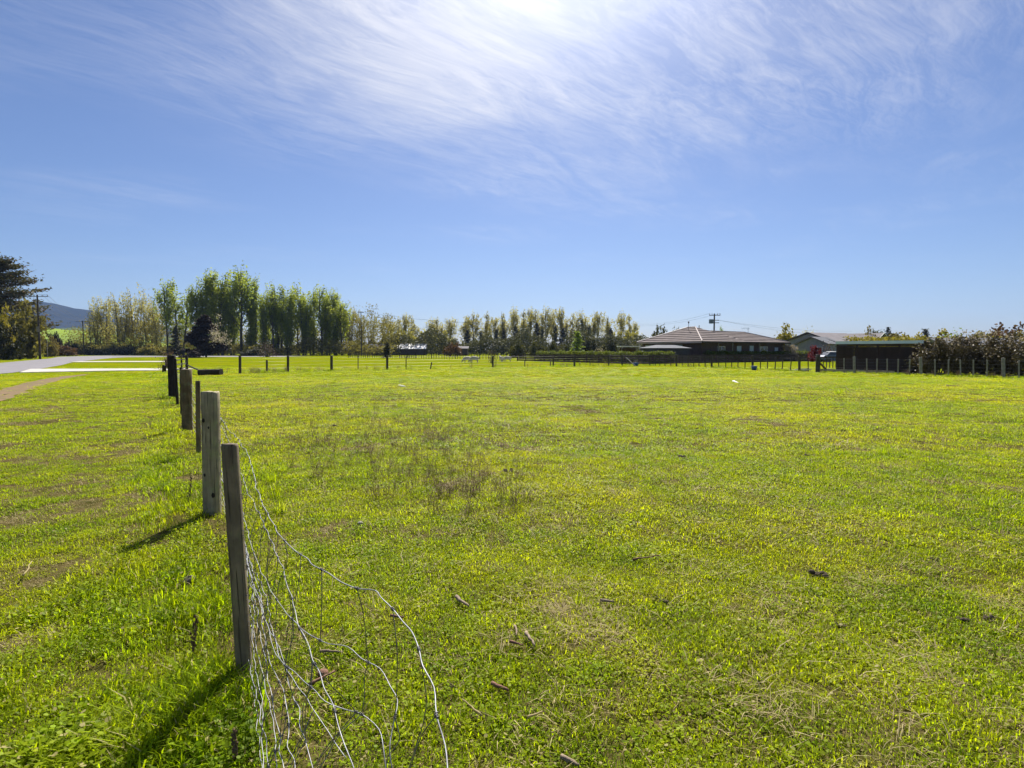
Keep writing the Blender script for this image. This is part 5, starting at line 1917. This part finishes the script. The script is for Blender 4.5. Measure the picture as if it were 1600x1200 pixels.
# dry weed stalks gathered on the paddock left of the middle, and along the cross fence
for k in range(420):
    cx, cy = rd.choice([(475, 700), (545, 655), (600, 680), (655, 700), (705, 690), (720, 735), (640, 760), (560, 720), (770, 775), (690, 640), (450, 640)])
    p = G(cx + rd.gauss(0, 55), cy + rd.gauss(0, 19))
    pts.append((p.x, p.y, hgt(p.x, p.y)))
    idx.append(7)
    scl.append(rd.uniform(.45, 1.1))
for k in range(420):
    a = rd.choice(range(len(ch) - 1))
    p = ch[a].lerp(ch[a + 1], rd.random()) + Vector((rd.gauss(0, .5), rd.gauss(0, .6), 0))
    pts.append(tuple(p))
    idx.append(rd.choice([7, 6, 4]))
    scl.append(rd.uniform(1.2, 2.6))
for k in range(300):
    a = rd.choice(range(len(seq) - 1))
    p = seq[a].lerp(seq[a + 1], rd.random()) + Vector((rd.gauss(0, .2), rd.gauss(0, .2), 0))
    pts.append(tuple(p))
    idx.append(rd.choice([4, 4, 7]))
    scl.append(rd.uniform(1.2, 2.2))
# straw tufts where the photograph shows them
for cx, cy, n in [(880, 950, 26), (920, 930, 14), (1212, 835, 12), (1570, 930, 22), (1590, 1150, 12), (1200, 945, 14), (1440, 1030, 18), (1190, 1110, 12), (1120, 745, 16), (960, 990, 12),
                  (1360, 900, 10), (1450, 1070, 10), (730, 750, 14), (860, 800, 12)]:
    for k in range(n):
        p = G(cx + rd.gauss(0, 34), cy + rd.gauss(0, 12))
        if k % 3 == 1 or mnoise.noise(Vector((p.x * 6, p.y * 6, 2))) < -.08:
            continue
        pts.append((p.x, p.y, hgt(p.x, p.y) + .012))
        idx.append(6)
        scl.append(rd.uniform(.6, 1.1))
# weeds and tussocks by the fence
for cx, cy, n, ix, s_ in [(300, 780, 16, 4, 1.0), (290, 690, 14, 4, 1.0), (255, 590, 60, 5, 2.0), (262, 610, 50, 5, 1.8), (400, 745, 10, 4, 1.0), (300, 960, 18, 4, 1.2), (320, 1090, 30, 4, 1.2),
                          (250, 1160, 34, 4, 1.2), (120, 1180, 20, 5, 1.1), (350, 1170, 20, 5, 1.0), (340, 650, 10, 7, 1.0), (410, 760, 6, 8, 1.0)]:
    for k in range(n):
        p = G(cx + rd.gauss(0, 22 if cy > 640 else 9), cy + rd.gauss(0, 16 if cy > 640 else 7))
        pts.append((p.x, p.y, hgt(p.x, p.y)))
        idx.append(ix)
        scl.append(s_ * rd.uniform(.7, 1.2))
gme = bpy.data.meshes.new('grass')
gme.vertices.add(len(pts))
gme.vertices.foreach_set('co', np.array(pts, dtype=np.float32).ravel())
a_i = gme.attributes.new('tuft', 'INT', 'POINT')
a_i.data.foreach_set('value', np.array(idx, dtype=np.int32))
a_s = gme.attributes.new('size', 'FLOAT_VECTOR', 'POINT')
sv = np.array(scl, dtype=np.float32)
sv = np.stack([sv, sv, np.where((np.arange(len(sv)) < n_far) & (sv > 1.1), 1.1 * (sv / 1.1) ** 0.2, sv)], 1).astype(np.float32)
a_s.data.foreach_set('vector', sv.ravel())
a_r = gme.attributes.new('turn', 'FLOAT_VECTOR', 'POINT')
rot = np.zeros((len(pts), 3), dtype=np.float32)
rot[:, 2] = rng.uniform(0, 6.283, len(pts))
rot[:, :2] = rng.normal(size=(len(pts), 2)) * .06
a_r.data.foreach_set('vector', rot.ravel())
go_ = link('grass', gme)
tag(go_, kind='stuff')
ng = bpy.data.node_groups.new('grass_scatter', 'GeometryNodeTree')
ng.interface.new_socket('Geometry', in_out='INPUT', socket_type='NodeSocketGeometry')
ng.interface.new_socket('Geometry', in_out='OUTPUT', socket_type='NodeSocketGeometry')
gn = NT(ng)
gi_ = gn.new('NodeGroupInput')
go2 = gn.new('NodeGroupOutput')
m2p = gn.new('GeometryNodeMeshToPoints')
gn.link(gi_.outputs[0], m2p.inputs[0])
ci = gn.new('GeometryNodeCollectionInfo')
ci.inputs['Collection'].default_value = tuft_col
ci.inputs['Separate Children'].default_value = True
ci.inputs['Reset Children'].default_value = True
iop = gn.new('GeometryNodeInstanceOnPoints')
gn.link(m2p.outputs[0], iop.inputs['Points'])
gn.link(ci.outputs[0], iop.inputs['Instance'])
iop.inputs['Pick Instance'].default_value = True
for nm, dt, so in (('tuft', 'INT', 'Instance Index'), ('size', 'FLOAT_VECTOR', 'Scale'), ('turn', 'FLOAT_VECTOR', 'Rotation')):
    na = gn.new('GeometryNodeInputNamedAttribute', data_type=dt)
    na.inputs['Name'].default_value = nm
    ou = [s for s in na.outputs if s.enabled and s.name == 'Attribute'][0]
    gn.link(ou, iop.inputs[so])
gn.link(iop.outputs[0], go2.inputs[0])
gmod = go_.modifiers.new('scatter', 'NODES')
gmod.node_group = ng
print('grass instances', len(pts))

# two dead stalks standing by the fence
for (b, t_, lb) in (((297, 1045), (306, 962), 'dark dead weed stalk standing left of the near batten'), ((367, 1200), (366, 1140), 'dark dead weed stalk at the bottom edge below the near batten'),
                    ((293, 790), (299, 745), 'dark dead weed stalk left of the big grey post')):
    p = G(*b)
    q = AT(t_[0], t_[1], p.y)
    p.z = hgt(p.x, p.y)
    mb = MB().tube(catmull([p, p.lerp(q, .5) + Vector((.01, 0, 0)), q], 4), .003, 5)
    for k in range(26):
        r_ = p.lerp(q, .3 + .7 * k / 26)
        mb.ell(r_ + Vector((random.uniform(-1, 1), random.uniform(-1, 1), 0)) * .012, (.006, .005, .009), 5, 3, .2)
    tag(mb.build('dead_stalk', M['stalk']), lb, 'plant')
